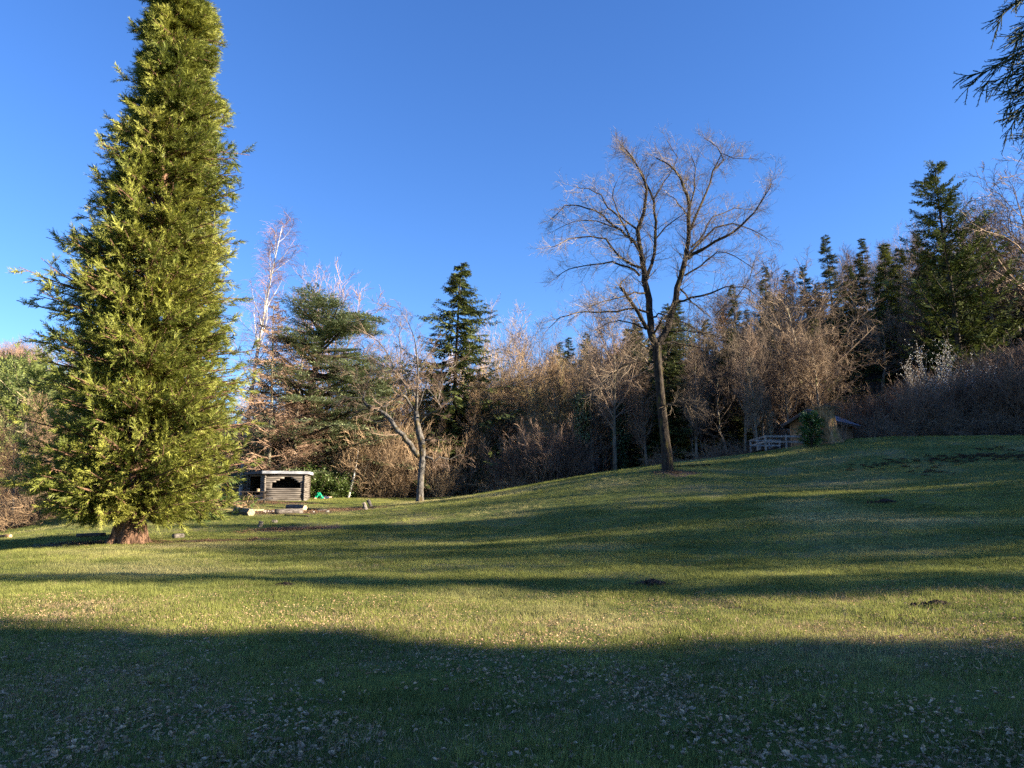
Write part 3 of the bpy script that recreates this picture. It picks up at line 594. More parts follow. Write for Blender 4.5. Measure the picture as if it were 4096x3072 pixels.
for i, (kk, u, v, d) in enumerate([('shrub', 770, 905, 64), ('shrub2', 800, 880, 64.5), ('shrub', 830, 870, 65), ('shrub2', 858, 890, 64), ('shrub', 790, 940, 62.8), ('shrub2', 845, 930, 63), ('narrow', 850, 830, 67), ('narrow2', 790, 830, 68), ('shrub', 940, 930, 63.5), ('narrow', 945, 880, 66)]):
    by_photo(kk, u * K, v * K, d, 'sunlit sandy brown growth behind the crooked fruit tree', 'sunlit growth behind the crooked fruit tree', (1.3, 1.15, .98))
by_photo('spruce', 985 * K, 566 * K, 70, 'tall dark spruce with a pointed top standing alone above the sunlit wood', color=(1.5, 1.5, 1.2), sz=1.05)
by_photo('openspruce', 2035 * K, 352 * K, 76, 'tallest spruce on the right hillside, its top third lit by the sun', color=(1.3, 1.35, 1.0))
by_photo('fir', 1905 * K, 528 * K, 92, 'conifer with golden lit tip left of the tallest hillside spruce', color=(1.6, 1.5, .9))
by_photo('fir', 1845 * K, 560 * K, 100, 'dark pointed fir second left of the tallest hillside spruce')
by_photo('fir', 1775 * K, 605 * K, 105, 'dark fir rising just right of the tall tree behind the railing')
by_photo('fir', 1614 * K, 668 * K, 120, 'small dark fir right beside the orange larch')
by_photo('fir', 1645 * K, 678 * K, 118, 'slim fir second right of the orange larch')
by_photo('fir', 1690 * K, 640 * K, 112, 'dark fir behind the trunk of the tall tree near the railing')
by_photo('fir', 1256 * K, 715 * K, 150, 'taller of the tiny pointed firs on the central skyline', color=(1.2, 1.3, 1.3))
by_photo('fir', 1232 * K, 728 * K, 152, 'middle one of the tiny pointed firs on the central skyline', color=(1.2, 1.3, 1.3))
by_photo('fir', 1216 * K, 738 * K, 150, 'leftmost of the tiny pointed firs on the central skyline', color=(1.2, 1.3, 1.3))
by_photo('fir', 1292 * K, 745 * K, 145, 'bushy dark fir right of the tiny pointed firs on the skyline', color=(1.2, 1.3, 1.2))
by_photo('fir', 1325 * K, 742 * K, 148, 'lone fir on the skyline left of the two stemmed tree', color=(1.1, 1.2, 1.1))
by_photo('pine', 1382 * K, 732 * K, 130, 'round topped pine on the skyline behind the left limbs of the two stemmed tree', color=(1.6, 1.6, 1.1))
by_photo('larch', 1562 * K, 660 * K, 100, 'leafless larch glowing orange in the sun right of the two stemmed tree', color=(1.7, 1.15, .70))
by_photo('larch', 1590 * K, 720 * K, 96, 'smaller orange larch leaning on its taller twin', color=(1.65, 1.15, .70))
by_photo('larch', 1760 * K, 625 * K, 108, 'orange larch behind the tall tree near the railing', color=(1.5, 1.05, .7))
by_photo('larch', 1830 * K, 640 * K, 108, 'pale brown larch between the firs on the right skyline', color=(1.2, 1.1, .9))
by_photo('oak', 1697 * K, 565 * K, 74, 'tall tree with pale grey trunk rising behind the wooden railing', color=(.85, .78, .72))
by_photo('oak', 2180 * K, 330 * K, 78, 'large leafless tree at the right border above the shrub belt', color=(.95, .85, .8))
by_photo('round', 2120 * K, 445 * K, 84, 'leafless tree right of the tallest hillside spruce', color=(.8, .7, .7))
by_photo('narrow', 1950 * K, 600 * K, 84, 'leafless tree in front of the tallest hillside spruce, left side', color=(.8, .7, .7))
by_photo('round2', 1095 * K, 690 * K, 96, 'round headed leafless beech right of the tall dark spruce', color=(1.1, 1.05, 1))
by_photo('round', 700 * K, 618 * K, 92, 'round headed leafless tree peeping over the flat tiered cedar', color=(1.1, .95, 1))
by_photo('narrow', 1055 * K, 775 * K, 68, 'pale sunlit young tree with upswept branches right of the dark spruce', color=(1.3, 1.15, .9))
by_photo('oak', 1180 * K, 800 * K, 69, 'broad mossy tree with olive brown twigs in the middle of the sunlit wood', color=(1.2, 1.2, .75))
by_photo('round', 1115 * K, 800 * K, 74, 'leafless tree between the upswept one and the broad mossy one', color=(1.1, 1.0, .8))
by_photo('narrow2', 1625 * K, 755 * K, 60, 'grey many branched tree left of the wooden railing', color=(1.0, .95, .85))
by_photo('narrow', 1660 * K, 840 * K, 60, 'slender grey tree close to the left end of the railing', color=(1.0, .95, .85))
for i, (u, v, d, kk) in enumerate([(1170, 895, 63.5, 'shrub'), (1205, 880, 63.5, 'shrub2'), (1235, 900, 64, 'shrub'), (1130, 905, 64, 'shrub2'), (1090, 930, 64, 'shrub')]):
    by_photo(kk, u * K, v * K, d, 'pale stemmed leafless shrub clump at the wood edge below the broad mossy tree', 'pale stemmed shrubs at the wood edge', (1.15, 1.0, 1.0))
by_photo('oak', 812 * K, 745 * K, 76, 'golden twigged tree between the tiered cedar and the crooked fruit tree', color=(1.45, 1.25, .7))
by_photo('round', 850 * K, 760 * K, 84, 'purplish leafless tree left of the tall dark spruce', color=(1.1, .9, .95))
for u, d, v in ((690, 61.5, 1000), (725, 62, 1008), (765, 62.5, 1025), (665, 64, 985), (705, 65, 985), (745, 65.5, 1000), (620, 64, 1000)):
    by_photo('laurel', u * K, v * K, d, 'glossy evergreen bush behind the log shelter', 'evergreen bushes behind the shelter', (1.1, 1.15, .9))

for i in range(13):
    by_photo('pine', (2 + 7.5 * i + rngp.random() * 6) * K, (785 + rngp.random() * 60) * K, 92 + rngp.random() * 34, 'green pine on the far left hill', 'pines of the far left hill', (2.0, 2.0, 1.6))
for i in range(12):
    by_photo(['round', 'round2'][i % 2], (-10 + 9 * i) * K, (742 + rngp.random() * 12) * K, 150 + rngp.random() * 30, 'leafless purplish tree on the far left crest', 'leafless trees on the left crest', (1.2, 1.0, 1.0))
# --- birch behind the cedar, flat tiered cedar, brown weeping larch in front of it
def build_birch():
    rng = np.random.default_rng(51); x, y, _ = P(528 * K, 1000 * K, 74); z = Hs(x, y); top = P(560 * K, 480 * K, 74)[2] - z
    t = thing('birch_tree', (x, y, z), 'white stemmed birch with hanging purple twigs right behind the huge feathery conifer', 'tree')
    n = 14; w = np.linspace(0, 1, n); pth = np.c_[-.2 + 2.6 * w ** 2, .3 * w, top * w - .3]; r = np.linspace(.26, .025, n)
    part('trunk', MB().tubes(pth, r, 10), M['birch_bark'], t, True)
    S, D, tt, rr, _ = spawn(pth[None], r[None], 26, .35, .99, .45, .8, rng); D[:, 0] += .25; L = 7.5 * (1.1 - tt) + 1.2
    a = grow(S, D, L, 7, .08, .10, rng); ra = lin(np.clip(rr, .02, .07), np.full(26, .009), 7); part('branches', MB().tubes(a, ra, 5), M['birch_bark'], t)
    S, D, t2, r2, p = spawn(a, ra, 12, .15, 1, .5, 1, rng); b = grow(S, D, L[p] * .25 * rng.uniform(.6, 1.2, len(t2)) + .5, 5, .1, -.10, rng); rb = lin(np.full(len(t2), .013), np.full(len(t2), .008), 5); cb = MB().tubes(b, rb, 3)
    S, D, t3, _, p = spawn(b, rb, 8, .1, 1, .3, .9, rng); c = grow(S, D, rng.uniform(.5, 1.4, len(t3)), 4, .1, -.45, rng); cb.tubes(c, lin(np.full(len(t3), .009), np.full(len(t3), .005), 4), 3)
    o = part('twigs', cb, M['twig'], t); o.color = (1.1, .8, .85, 1)
build_birch()
def build_tiered():
    rng = np.random.default_rng(52); x, y, _ = P(628 * K, 1030 * K, 66); z = Hs(x, y); top = P(700 * K, 655 * K, 66)[2] - z
    t = thing('cedar_tree', (x, y, z), 'wide cedar with flat blue green tiers of foliage behind the log shelter', 'tree')
    n = 12; w = np.linspace(0, 1, n); pth = np.c_[3.0 * w ** 1.3, .2 * np.sin(w * 5), top * w - .3]; r = np.r_[.85, np.linspace(.6, .06, n - 1)]
    part('trunk', trunk_mesh(pth, r, 20, rng, .05, .3, .6), M['dark_bark'], t, True)
    nb = 125; S, D, tt, rr, _ = spawn(pth[None], r[None], nb, .07, .99, 1.15, 1.65, rng)
    az = np.arctan2(D[:, 1], D[:, 0]); right = np.clip(np.cos(az), -1, 1)
    L = (2.6 + 8.2 * np.clip(1.02 - tt, 0, 1) ** .6) * (1 + .2 * right) * rng.uniform(.7, 1.05, nb)
    a = grow(S, D, L, 7, .09, .03, rng); a[:, :, 2] += (.06 * L)[:, None] * np.linspace(0, 1, 7) - (.10 * L)[:, None] * np.linspace(0, 1, 7) ** 2
    ra = lin(np.clip(rr, .04, .16), np.full(nb, .02), 7); part('branches', MB().tubes(a, ra, 6), M['dark_bark'], t, True)
    S, D, t2, r2, p = spawn(a, ra, 18, .15, 1, .6, 1.2, rng, flat=.93); D[:, 2] *= .35; b = grow(S, D, L[p] * .24 * (1.3 - .7 * t2) * rng.uniform(.6, 1.2, len(t2)) + .3, 4, .08, .02, rng); rb = lin(np.clip(r2 * .5, .01, .03), np.full(len(t2), .008), 4)
    bb = MB().tubes(b, rb, 3, mi=1)
    S, D, t3, _, p3 = spawn(b, rb, 9, .1, 1, .5, 1.1, rng, flat=.9); D[:, 2] = D[:, 2] * .4 + .05
    sel = rng.random(len(S)) < np.where(right[p[p3]] < -.0, .45, 1.0); S, D = S[sel], D[sel]
    V, Q = fronds(S, D, unit(np.c_[rng.normal(size=(len(S), 2)) * .25, np.ones(len(S))]), rng.uniform(.45, .95, len(S)), 9, .15, rng, fan=.8, bl=.42, droop=-.05); bb.add(V, Q)
    part('foliage', bb, [M['blue_leaf'], M['dark_bark']], t)
build_tiered()
by_photo('larch', 600 * K, 640 * K, 62, 'brown leafless conifer with drooping twigs in front of the tiered cedar', color=(1.3, 1.08, 1.0))
by_photo('larch', 650 * K, 700 * K, 63.5, 'second brown leafless conifer between the birch and the tiered cedar', color=(1.25, 1.05, 1.0))
# ivy masses
def build_ivy(u, v0, v1, d, w, label, col, name='ivy_clad_tree', seed=60):
    rng = np.random.default_rng(seed); x = P(u * K, v0 * K, d)[0]; z = Hs(x, d); top = P(u * K, v0 * K, d)[2] - z; bot = P(u * K, v1 * K, d)[2] - z
    t = thing(name, (x, d, z), label, 'tree'); p, r = straight(top + 1.5, .18, rng, lean=.04); part('trunk', MB().tubes(p, r, 8), M['dark_bark'], t, True)
    n = 2600; zz = np.clip(rng.uniform(bot, top, n), .3, None); f = (zz - zz.min()) / (zz.max() - zz.min() + .01); rad = w * (.35 + .65 * np.sin(f * 2.4 + .4)) * (1 + .3 * np.sin(f * 17)); a = rng.random(n) * 6.28; q = np.sqrt(rng.uniform(.15, 1, n))
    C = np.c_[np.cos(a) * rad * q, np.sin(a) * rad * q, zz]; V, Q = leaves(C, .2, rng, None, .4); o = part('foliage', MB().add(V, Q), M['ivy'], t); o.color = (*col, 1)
    mb = bare_crown(rng, p, r, 14, lambda t: 2.2 + 0 * t, (.6, 1.2), .4, n2=6, n3=5, tw=.01); c = part('crown', mb, M['twig'], t); c.color = (.9, .8, .7, 1)
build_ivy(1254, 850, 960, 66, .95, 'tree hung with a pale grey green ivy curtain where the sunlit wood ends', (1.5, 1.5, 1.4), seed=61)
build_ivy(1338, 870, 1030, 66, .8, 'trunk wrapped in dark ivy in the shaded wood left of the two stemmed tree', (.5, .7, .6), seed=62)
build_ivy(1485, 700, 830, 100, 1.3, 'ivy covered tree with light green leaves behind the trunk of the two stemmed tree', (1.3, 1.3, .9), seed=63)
# leaning pale trunk right of the shelter
def build_leaning():
    rng = np.random.default_rng(64); b = np.array(P(750 * K, 1078 * K, 61.5)); b[2] = Hs(b[0], b[1]); t = thing('leafless_tree', b, 'thin leaning pale trunk at the wood edge right of the evergreen bushes', 'tree')
    p = grow(np.array([[0, 0, -.2]]), np.array([[.25, 0, 1.]]), [4.5], 9, .06, .03, rng)[0]; r = np.linspace(.13, .04, 9); part('trunk', MB().tubes(p, r, 8), M['birch_bark'], t, True)
    o = part('twigs', bare_crown(rng, p, r, 14, lambda t: 2.4 * (1.2 - t), (.5, 1.0), .3, n2=6, n3=5, tw=.009), M['twig'], t); o.color = (1.3, 1.1, .8, 1)
build_leaning()
# flowering shrub
def build_blossom():
    rng = np.random.default_rng(65); x, y, _ = P(2015 * K, 850 * K, 65); z = Hs(x, y); t = thing('blossoming_shrub', (x, y, z - .2), 'tall shrub covered in white blossom among the brown shrubs on the right', 'shrub')
    n = 26; S = np.c_[rng.normal(size=(n, 2)) * .5, np.zeros(n)]; a = grow(S, np.c_[rng.normal(size=(n, 2)) * .3, np.ones(n)], rng.uniform(5, 8.2, n), 8, .07, .02, rng); ra = lin(np.full(n, .05), np.full(n, .01), 8)
    part('stems', MB().tubes(a, ra, 4), M['wood_bark'], t); S, D, t2, r, p = spawn(a, ra, 12, .4, 1, .3, .9, rng); b = grow(S, D, rng.uniform(.5, 1.5, len(t2)), 4, .12, .05, rng); o = part('twigs', MB().tubes(b, lin(np.full(len(t2), .012), np.full(len(t2), .007), 4), 3), M['twig'], t)
    C = np.repeat(b.reshape(-1, 3), 3, 0); C = C[rng.random(len(C)) < .8]; V, Q = leaves(C + rng.normal(size=C.shape) * .07, .075, rng, None, .5); part('blossom', MB().add(V, Q), M['blossom'], t, kind='stuff')
build_blossom()

def where(x, y):
    u = 2048 + x / y * FPX
    for lim, w in ((700, 'left of the huge feathery conifer'), (1000, 'behind the huge feathery conifer'), (1330, 'behind the log shelter'), (1560, 'left of the crooked fruit tree'), (1900, 'around the pointed spruce'),
                   (2250, 'right of the pointed spruce'), (2620, 'left of the two stemmed tree'), (3050, 'right of the two stemmed tree'), (3450, 'around the cabin'), (3740, 'below the tallest hillside spruce'), (9999, 'towards the right border')):
        if u < lim: return w
# --- the wood as a whole: every tree an object of its own
def forest():
    rng = np.random.default_rng(90); pts = [(p[1][0], p[1][1], 1.6) for p in PLACED] + [(P(528 * K, 1000 * K, 74)[0], 74, 2), (P(650 * K, 1030 * K, 66)[0], 66, 5)]
    def blocked(x, y):
        u = 2048 + x / y * FPX; return (3040 < u < 3500 and y < 67) or (930 < u < 1280 and y < 61.5)
    def ok(x, y, dmin):
        if y > 0 and blocked(x, y): return False
        for (a, b, c) in pts:
            if (a - x) ** 2 + (b - y) ** 2 < (dmin + c * .3) ** 2: return False
        pts.append((x, y, dmin)); return True
    def zone(n, fx, fy, keys, prob, hs, label, group, cols, dmin):
        made = 0; tries = 0
        while made < n and tries < n * 30:
            tries += 1; y = rng.uniform(*fy); 
            x = rng.uniform(*fx) * (y if abs(fx[1]) < 5 else 1)
            if abs(fx[1]) < 5 and y < edge_y(x) + 1.2: continue
            if not ok(x, y, dmin): continue
            k = keys[rng.choice(len(keys), p=prob)]; s = rng.uniform(*hs) * (1.0 if HN[k] > 8 else 1); c = cols[rng.integers(len(cols))]; v = rng.uniform(.85, 1.15)
            if k in ('fir', 'spruce', 'pine'): lb, gr, cc = label[1], group[1], (v * 1.1, v * 1.1, v)
            else: lb, gr, cc = label[0], group[0], tuple(v * q for q in c)
            w = where(x, y); place(k, (x, y, Hs(x, y) - .15), rng.random() * 6.28, s, lb + ', ' + w, gr + ' ' + w, cc, rng.uniform(.9, 1.1)); made += 1
    B = (1.7, 1.5, 1.2); Pp = (1.5, 1.3, 1.2); O = (1.6, 1.55, 1.05)
    # sunlit wood behind the middle of the meadow, twig tints raised to look sunlit
    zone(46, (-.34, .10), (66, 84), ['round', 'round2', 'narrow', 'narrow2', 'oak'], [.2, .2, .25, .25, .1], (.5, .74), ['leafless tree in the sunlit wood', 'dark conifer in the sunlit wood'], ['leafless trees of the sunlit wood', 'conifers of the sunlit wood'], [B, Pp, O, (1.3, 1.1, .9)], 1.9)
    zone(48, (-.34, .14), (84, 118), ['round', 'round2', 'narrow', 'narrow2', 'oak', 'fir'], [.2, .2, .2, .2, .15, .05], (.72, .95), ['leafless tree in the sunlit wood', 'dark conifer in the sunlit wood'], ['leafless trees of the sunlit wood', 'conifers of the sunlit wood'], [B, Pp, O], 4)
    zone(40, (-.36, .22), (118, 185), ['round', 'round2', 'narrow', 'oak', 'fir'], [.28, .25, .25, .17, .05], (.65, .9), ['leafless tree on the distant ridge', 'fir on the distant ridge'], ['leafless trees of the distant ridge', 'firs of the distant ridge'], [B, Pp, (1.2, .95, .95)], 5)
    # shaded wood on the right hillside, same twig material tinted darker as shade
    zone(60, (.08, .42), (62, 82), ['round', 'round2', 'narrow', 'narrow2', 'oak', 'fir'], [.12, .12, .17, .17, .08, .34], (.5, .8), ['leafless tree in the shaded wood', 'dark conifer in the shaded wood'], ['leafless trees of the shaded wood', 'conifers of the shaded wood'], [(.9, .82, .8), (.8, .74, .74), (1.0, .9, .82)], 1.9)
    zone(75, (.12, .78), (82, 112), ['round', 'round2', 'narrow', 'oak', 'fir', 'spruce'], [.09, .09, .10, .08, .36, .28], (.6, .85), ['leafless tree on the shaded hillside', 'dark conifer on the shaded hillside'], ['leafless trees of the right hillside', 'conifers of the right hillside'], [(.9, .82, .8), (.8, .74, .74)], 3.6)
    zone(22, (.14, .75), (112, 165), ['round', 'round2', 'narrow', 'oak', 'fir'], [.25, .2, .2, .15, .2], (.75, 1.0), ['leafless tree high on the hillside', 'conifer high on the hillside'], ['leafless trees high on the right hillside', 'conifers high on the right hillside'], [(.95, .8, .75)], 5.5)
    # far left hill and the hollow in front of it
    zone(18, (-.80, -.60), (50, 78), ['round', 'narrow', 'oak', 'round2'], [.3, .2, .3, .2], (.38, .55), ['tangled leafless tree in the left hollow', 'x'], ['leafless trees in the left hollow', 'x'], [(1.25, 1.0, .75), (1.15, .95, .8)], 2.6)
    zone(14, (-.85, -.58), (95, 140), ['pine', 'pine', 'round'], [.5, .35, .15], (.8, 1.15), ['leafless tree among the pines of the far left hill', 'green pine on the far left hill'], ['leafless trees among the left hill pines', 'pines of the far left hill'], [B], 5)
    zone(10, (-.80, -.58), (150, 215), ['round', 'round2', 'oak'], [.4, .4, .2], (.75, 1.0), ['leafless purplish tree on the far left crest', 'x'], ['leafless trees on the left crest', 'x'], [(1.2, .95, .95)], 7)
    zone(18, (-.58, -.36), (70, 120), ['round', 'round2', 'narrow', 'oak'], [.3, .2, .3, .2], (.6, .9), ['leafless tree glimpsed behind tiered cedar and birch', 'x'], ['leafless trees behind the tiered cedar', 'x'], [(1.15, .95, .85)], 4)
    # undergrowth along the wood edge
    for i in range(110):
        u = rng.uniform(-250, 4400)
        if 1450 < u < 3100 and rng.random() < .55: continue
        d = 62; x = (u - 2048) / FPX * 62; y = edge_y(x) + rng.uniform(.8, 3.2)
        if blocked(x, y): y += 8
        if 950 < u < 1480: y += 5
        k = 'bramble'; s = rng.uniform(.7, 1.25) * (.62 if 1450 < u < 3100 else 1)
        lit = u < 2150  # sun and shade put into the twig colour: paler where lit, darker beyond
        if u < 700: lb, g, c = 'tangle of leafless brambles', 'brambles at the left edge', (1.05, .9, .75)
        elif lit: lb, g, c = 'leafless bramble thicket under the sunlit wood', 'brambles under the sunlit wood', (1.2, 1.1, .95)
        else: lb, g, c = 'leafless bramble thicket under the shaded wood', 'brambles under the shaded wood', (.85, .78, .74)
        w = where(x, y); place(k, (x, y, Hs(x, y) - .05), rng.random() * 6.28, s, lb + ', ' + w, g + ' ' + w, c)
    for i in range(44):   # young bushes in the sunlit wood edge
        u = rng.uniform(1000, 2250) if i < 24 else rng.uniform(-200, 520); x = (u - 2048) / FPX * 62; y = edge_y(x) + rng.uniform(1.5, 6)
        if u < 1350 and i < 24: y += 4
        place(['shrub', 'shrub2'][i % 2], (x, y, Hs(x, y) - .1), rng.random() * 6.28, rng.uniform(.4, .75), 'leafless upright bush at the edge of the sunlit wood' if i < 24 else 'leafless upright bush beyond the left edge of the meadow',
              'bushes at the sunlit wood edge' if i < 24 else 'bushes at the left edge', [(1.3, 1.18, 1.0), (1.2, 1.02, .98), (1.3, 1.22, 1.0)][i % 3])
    for i in range(95):   # belt of brown shrubs on the right
        u = rng.uniform(3430, 4450); d = rng.uniform(0, 1) ** .7 * 16; x = (u - 2048) / FPX * (60 + d) ; y = edge_y(x) + 1.2 + d * .9
        if u < 3600 and d < 6: y += 5
        if blocked(x, y): continue
        s = rng.uniform(.62, .9) * (1 + .55 * np.clip((u - 3450) / 650, 0, 1))
        place(['shrub', 'shrub2'][i % 2], (x, y, Hs(x, y) - .1), rng.random() * 6.28, s, 'tall brown leafless shrub in the dense belt, ' + where(x, y), 'brown shrubs of the belt ' + where(x, y), [(.95, .8, .76), (.85, .74, .72), (1.05, .86, .76)][i % 3])
forest()
# trees on the slope out of frame to the right: they throw the long shadows across the meadow
def shaders():
    rng = np.random.default_rng(5)
    def row(keys, xs, ys, n, s, lb, g, col=(1, 1, 1)):
        for i in range(n):
            x = rng.uniform(*xs); y = rng.uniform(*ys)
            if x < .72 * y + 3: continue
            place(keys[i % len(keys)], (x, y, Hs(x, y) - .2), rng.random() * 6.28, rng.uniform(*s), lb, g, col)
    for i in range(34):
        x, y = (46, -5.9 - 2.0 * (i // 2)) if i % 2 == 0 else (54, -7.8 - 2.0 * (i // 2))
        x += rng.normal() * .6; y += rng.normal() * .15
        place('dense', (x, y, Hs(x, y) - .2), rng.random() * 6.28, rng.uniform(1.08, 1.2), 'dark conifer on the slope beyond the right border', 'conifers beyond the right border', None, 1.18)
    for x, y, q in ((44, 4.6, .62), (60, .9, .8)):
        place('fir', (x, y, Hs(x, y) - .2), rng.random() * 6.28, q, 'slim dark fir on the slope beyond the right border', 'slim firs beyond the right border', None, 1.15)
    row(['round', 'oak', 'narrow', 'round2', 'round', 'fir'], (50, 98), (5.5, 40), 60, (.65, .95), 'leafless tree on the slope beyond the right border', 'leafless trees beyond the right border')
    row(['spruce', 'round', 'fir', 'oak'], (52, 105), (36, 48), 26, (.7, .95), 'tree on the steep slope beyond the right border', 'trees on the steep slope beyond the right border')
    row(['fir', 'round', 'oak'], (60, 92), (44, 52), 30, (.88, 1.06), 'tree on the steep slope beyond the right border', 'trees on the steep slope beyond the right border')
    row(['round', 'fir', 'narrow', 'spruce'], (110, 190), (45, 150), 34, (.85, 1.1), 'tree on the ridge beyond the right border', 'trees on the ridge beyond the right border')
shaders()
# ------------------------------------------------------------------ the log shelter by the fireplace
def ground_pt(u, d, dz=0.0): x = P(u, 2000, d)[0]; return (x, d, Hs(x, d) + dz)
def logp(a, b, r, sides=8, r2=None, k=4, jit=.03, rng=np.random.default_rng(8)):
    w = np.linspace(0, 1, k)[:, None]; p = np.array(a) * (1 - w) + np.array(b) * w
    return MB().tubes(p, np.linspace(r, r2 or r, k) * (1 + rng.normal(size=k) * jit), sides)
def build_shelter():
    rng = np.random.default_rng(101); c = ground_pt(1135, 55.6, -.02); t = thing('log_shelter', c, 'small log shelter with a stepped window opening and pale metal roof edge beside the fireplace', 'shelter', rz=R(15))
    r = .071; hC = .138
    A, Bp, Cl, Cr, Dl, Dr = (-1.45, 0), (1.45, 0), (-2.65, 1.9), (1.75, 1.9), (-1.6, 3.6), (1.1, 3.6)
    op = {7: (-.89, 1.12), 8: (-.89, 1.12), 9: (-.88, 1.11), 10: (-.61, .89), 11: (-.35, .69), 12: (-.04, .45)}
    def wall(a, b, n, parent, cuts=None, z0=0, ext=.17, mt='old_wood'):
        a = np.array(a, float); b = np.array(b, float); d = (b - a) / np.linalg.norm(b - a); L = np.linalg.norm(b - a)
        for i in range(n):
            e = ext * rng.uniform(.75, 1.2); z = z0 + hC * (i + .5); segs = [(-e, L + e)]
            if cuts and i in cuts: segs = [(-e, cuts[i][0]), (cuts[i][1], L + e)]
            for s0, s1 in segs:
                if s1 - s0 < .05: continue
                p = a + d * s0; q = a + d * s1
                o = part('log', logp((p[0], p[1], z), (q[0], q[1], z), r * rng.uniform(.95, 1.06), 8, rng=rng, k=5), M[mt], parent, True)
    fw = wall(A, Bp, 14, t, {k: (v[0] + 1.45, v[1] + 1.45) for k, v in op.items()})
    L = math.hypot(Cl[0] - A[0], Cl[1] - A[1])
    wall(A, Cl, 14, t, {i: (.42, L - .12) for i in range(3, 13)}, z0=.05)
    wall(Bp, Cr, 14, t, z0=.05)
    wall(Cl, Dl, 15, t, z0=0, mt='dark_wood'); wall(Dl, Dr, 15, t, z0=.05, mt='dark_wood'); wall(Cr, Dr, 15, t, z0=0, mt='dark_wood')  # rear logs in darker wood, the unlit interior put into their colour
    poly = np.array([A, Bp, Cr, Dr, Dl, Cl]); ctr = poly.mean(0); big = ctr + (poly - ctr) * 1.13 + np.array([0, 0])
    def slab(z0, z1, P2):
        n = 6; V = np.r_[np.c_[P2, np.full(n, z0)], np.c_[P2, np.full(n, z1)]]; Q = [[i, (i + 1) % n, (i + 1) % n + n, i + n] for i in range(n)] + [[0, 3, 2, 1], [0, 5, 4, 3], [6, 7, 8, 9], [6, 9, 10, 11]]; return MB().add(V, Q)
    part('roof_deck', slab(1.98, 2.06, big), M['dark_wood'], t)
    n = 6; apex = np.array([ctr[0], ctr[1], 2.42]); V = np.r_[np.c_[big * 1.0, np.full(n, 2.19)], [apex]]; Q = [[i, (i + 1) % n, 6, 6] for i in range(n)]
    part('roof', MB().add(V, Q), M['felt'], t)
    for i in range(6):
        a, b = big[i], big[(i + 1) % 6]; d = b - a; L2 = np.linalg.norm(d); m = (a + b) / 2; nrm = np.array([d[1], -d[0]]) / L2
        part('fascia', MB().box((m[0] + nrm[0] * .02, m[1] + nrm[1] * .02, 2.12), (L2 + .03, .035, .2), math.atan2(d[1], d[0])), M['roof_sheet'] if i in (0, 1) else M['felt'], t)
    part('floor', slab(-.05, .03, ctr + (poly - ctr) * .98), M['dark_wood'], t)
    # table beside it
    x, y, z = ground_pt(1015, 52.5); tb = thing('picnic_table', (x, y, z), 'dark wooden picnic table standing at the left end of the log shelter', 'table', rz=R(12))
    for i in range(4): part('table_board', MB().box((0, -.3 + i * .2, .76), (1.9, .18, .05)), M['dark_wood'], tb)
    for s in (-1, 1):
        part('bench_board', MB().box((0, s * .72, .45), (1.9, .26, .05)), M['dark_wood'], tb)
        part('leg', MB().box((s * .7, -.35, .36), (.1, .09, .8), rx=R(25)).box((s * .7, .35, .36), (.1, .09, .8), rx=R(-25)).box((s * .7, 0, .42), (.08, 1.6, .08)), M['dark_wood'], tb)
    w = thing('wood_block', (x + .25, y, z + .785), 'short orange wood block on top of the picnic table', 'firewood'); part('block', logp((0, 0, 0), (.03, 0, .2), .12, 8), M['cut_wood'], w)
    x2, y2, z2 = ground_pt(1010, 51.2, .25); o = part('plank', logp((x2 - 1.3, y2 - .1, z2 - .2), (x2 + 1.3, y2 + .3, z2 + .18), .05, 6), M['old_wood']); tag(o, 'long thin pole leaning across in front of the picnic table', 'pole')
build_shelter()
def log_thing(name, u0, u1, d0, d1, r, label, m='old_wood', square=False, cat='log', dz=None, end='cut_wood', dz2=0):
    a = np.array(ground_pt(u0, d0)); b = np.array(ground_pt(u1, d1)); a[2] += r * .8 if dz is None else dz; b[2] += (r * .8 if dz is None else dz) + dz2
    ctr = (a + b) / 2; t = thing(name, ctr - [0, 0, r * .8], label, cat); off = ctr - [0, 0, r * .8]
    mb = logp(a - off, b - off, r, 6 if square else 10, jit=.06, k=6, rng=np.random.default_rng(int(u0) + 500)); part('log_body', mb, M[m], t, not square)
    if end:
        d = unit(b - a); 
        for e, s in ((a, -1), (b, 1)): part('cut_end', MB().tubes(np.array([e - off - d * s * .01, e - off + d * s * .006]), np.array([r * .93, r * .9]), 6 if square else 10), M[end], t)
    return t
log_thing('log_bench', 948, 1008, 45.5, 43.6, .24, 'thick weathered beam lying at the left of the fireplace, its pale end towards the meadow', square=True)
log_thing('log_bench', 1102, 1214, 44.6, 45.2, .17, 'long rounded log seat in the middle of the fireplace clearing')
log_thing('log_bench', 1152, 1222, 48.2, 47.4, .21, 'thick short log behind the long rounded one', square=True)
log_thing('log', 1230, 1292, 48.2, 47.6, .07, 'black charred pole lying right of the log seats', 'char', end=None)
log_thing('log', 1268, 1308, 46.8, 46.9, .05, 'thin pale branch on the ground right of the charred pole', 'old_wood', end=None)
log_thing('log', 1012, 1056, 46.8, 47.2, .06, 'thin reddish stick behind the thick beam at the fireplace', 'cut_wood')
log_thing('log', 1142, 1238, 43.2, 42.4, .045, 'strip of bark on the grass in front of the log seat', 'dark_wood', end=None)
log_thing('log', 322, 432, 34, 34, .1, 'dark round beam lying in the grass left behind the big feathery conifer', 'dark_wood', end=None)
log_thing('log', -30, 58, 38.5, 38, .10, 'orange brown cut log lying at the left border with its round end showing', 'mulch')
log_thing('weathered_stump', 705, 742, 33, 33.4, .12, 'flat grey lump of wood right of the big red brown trunk', 'old_wood', end=None, dz=.1)
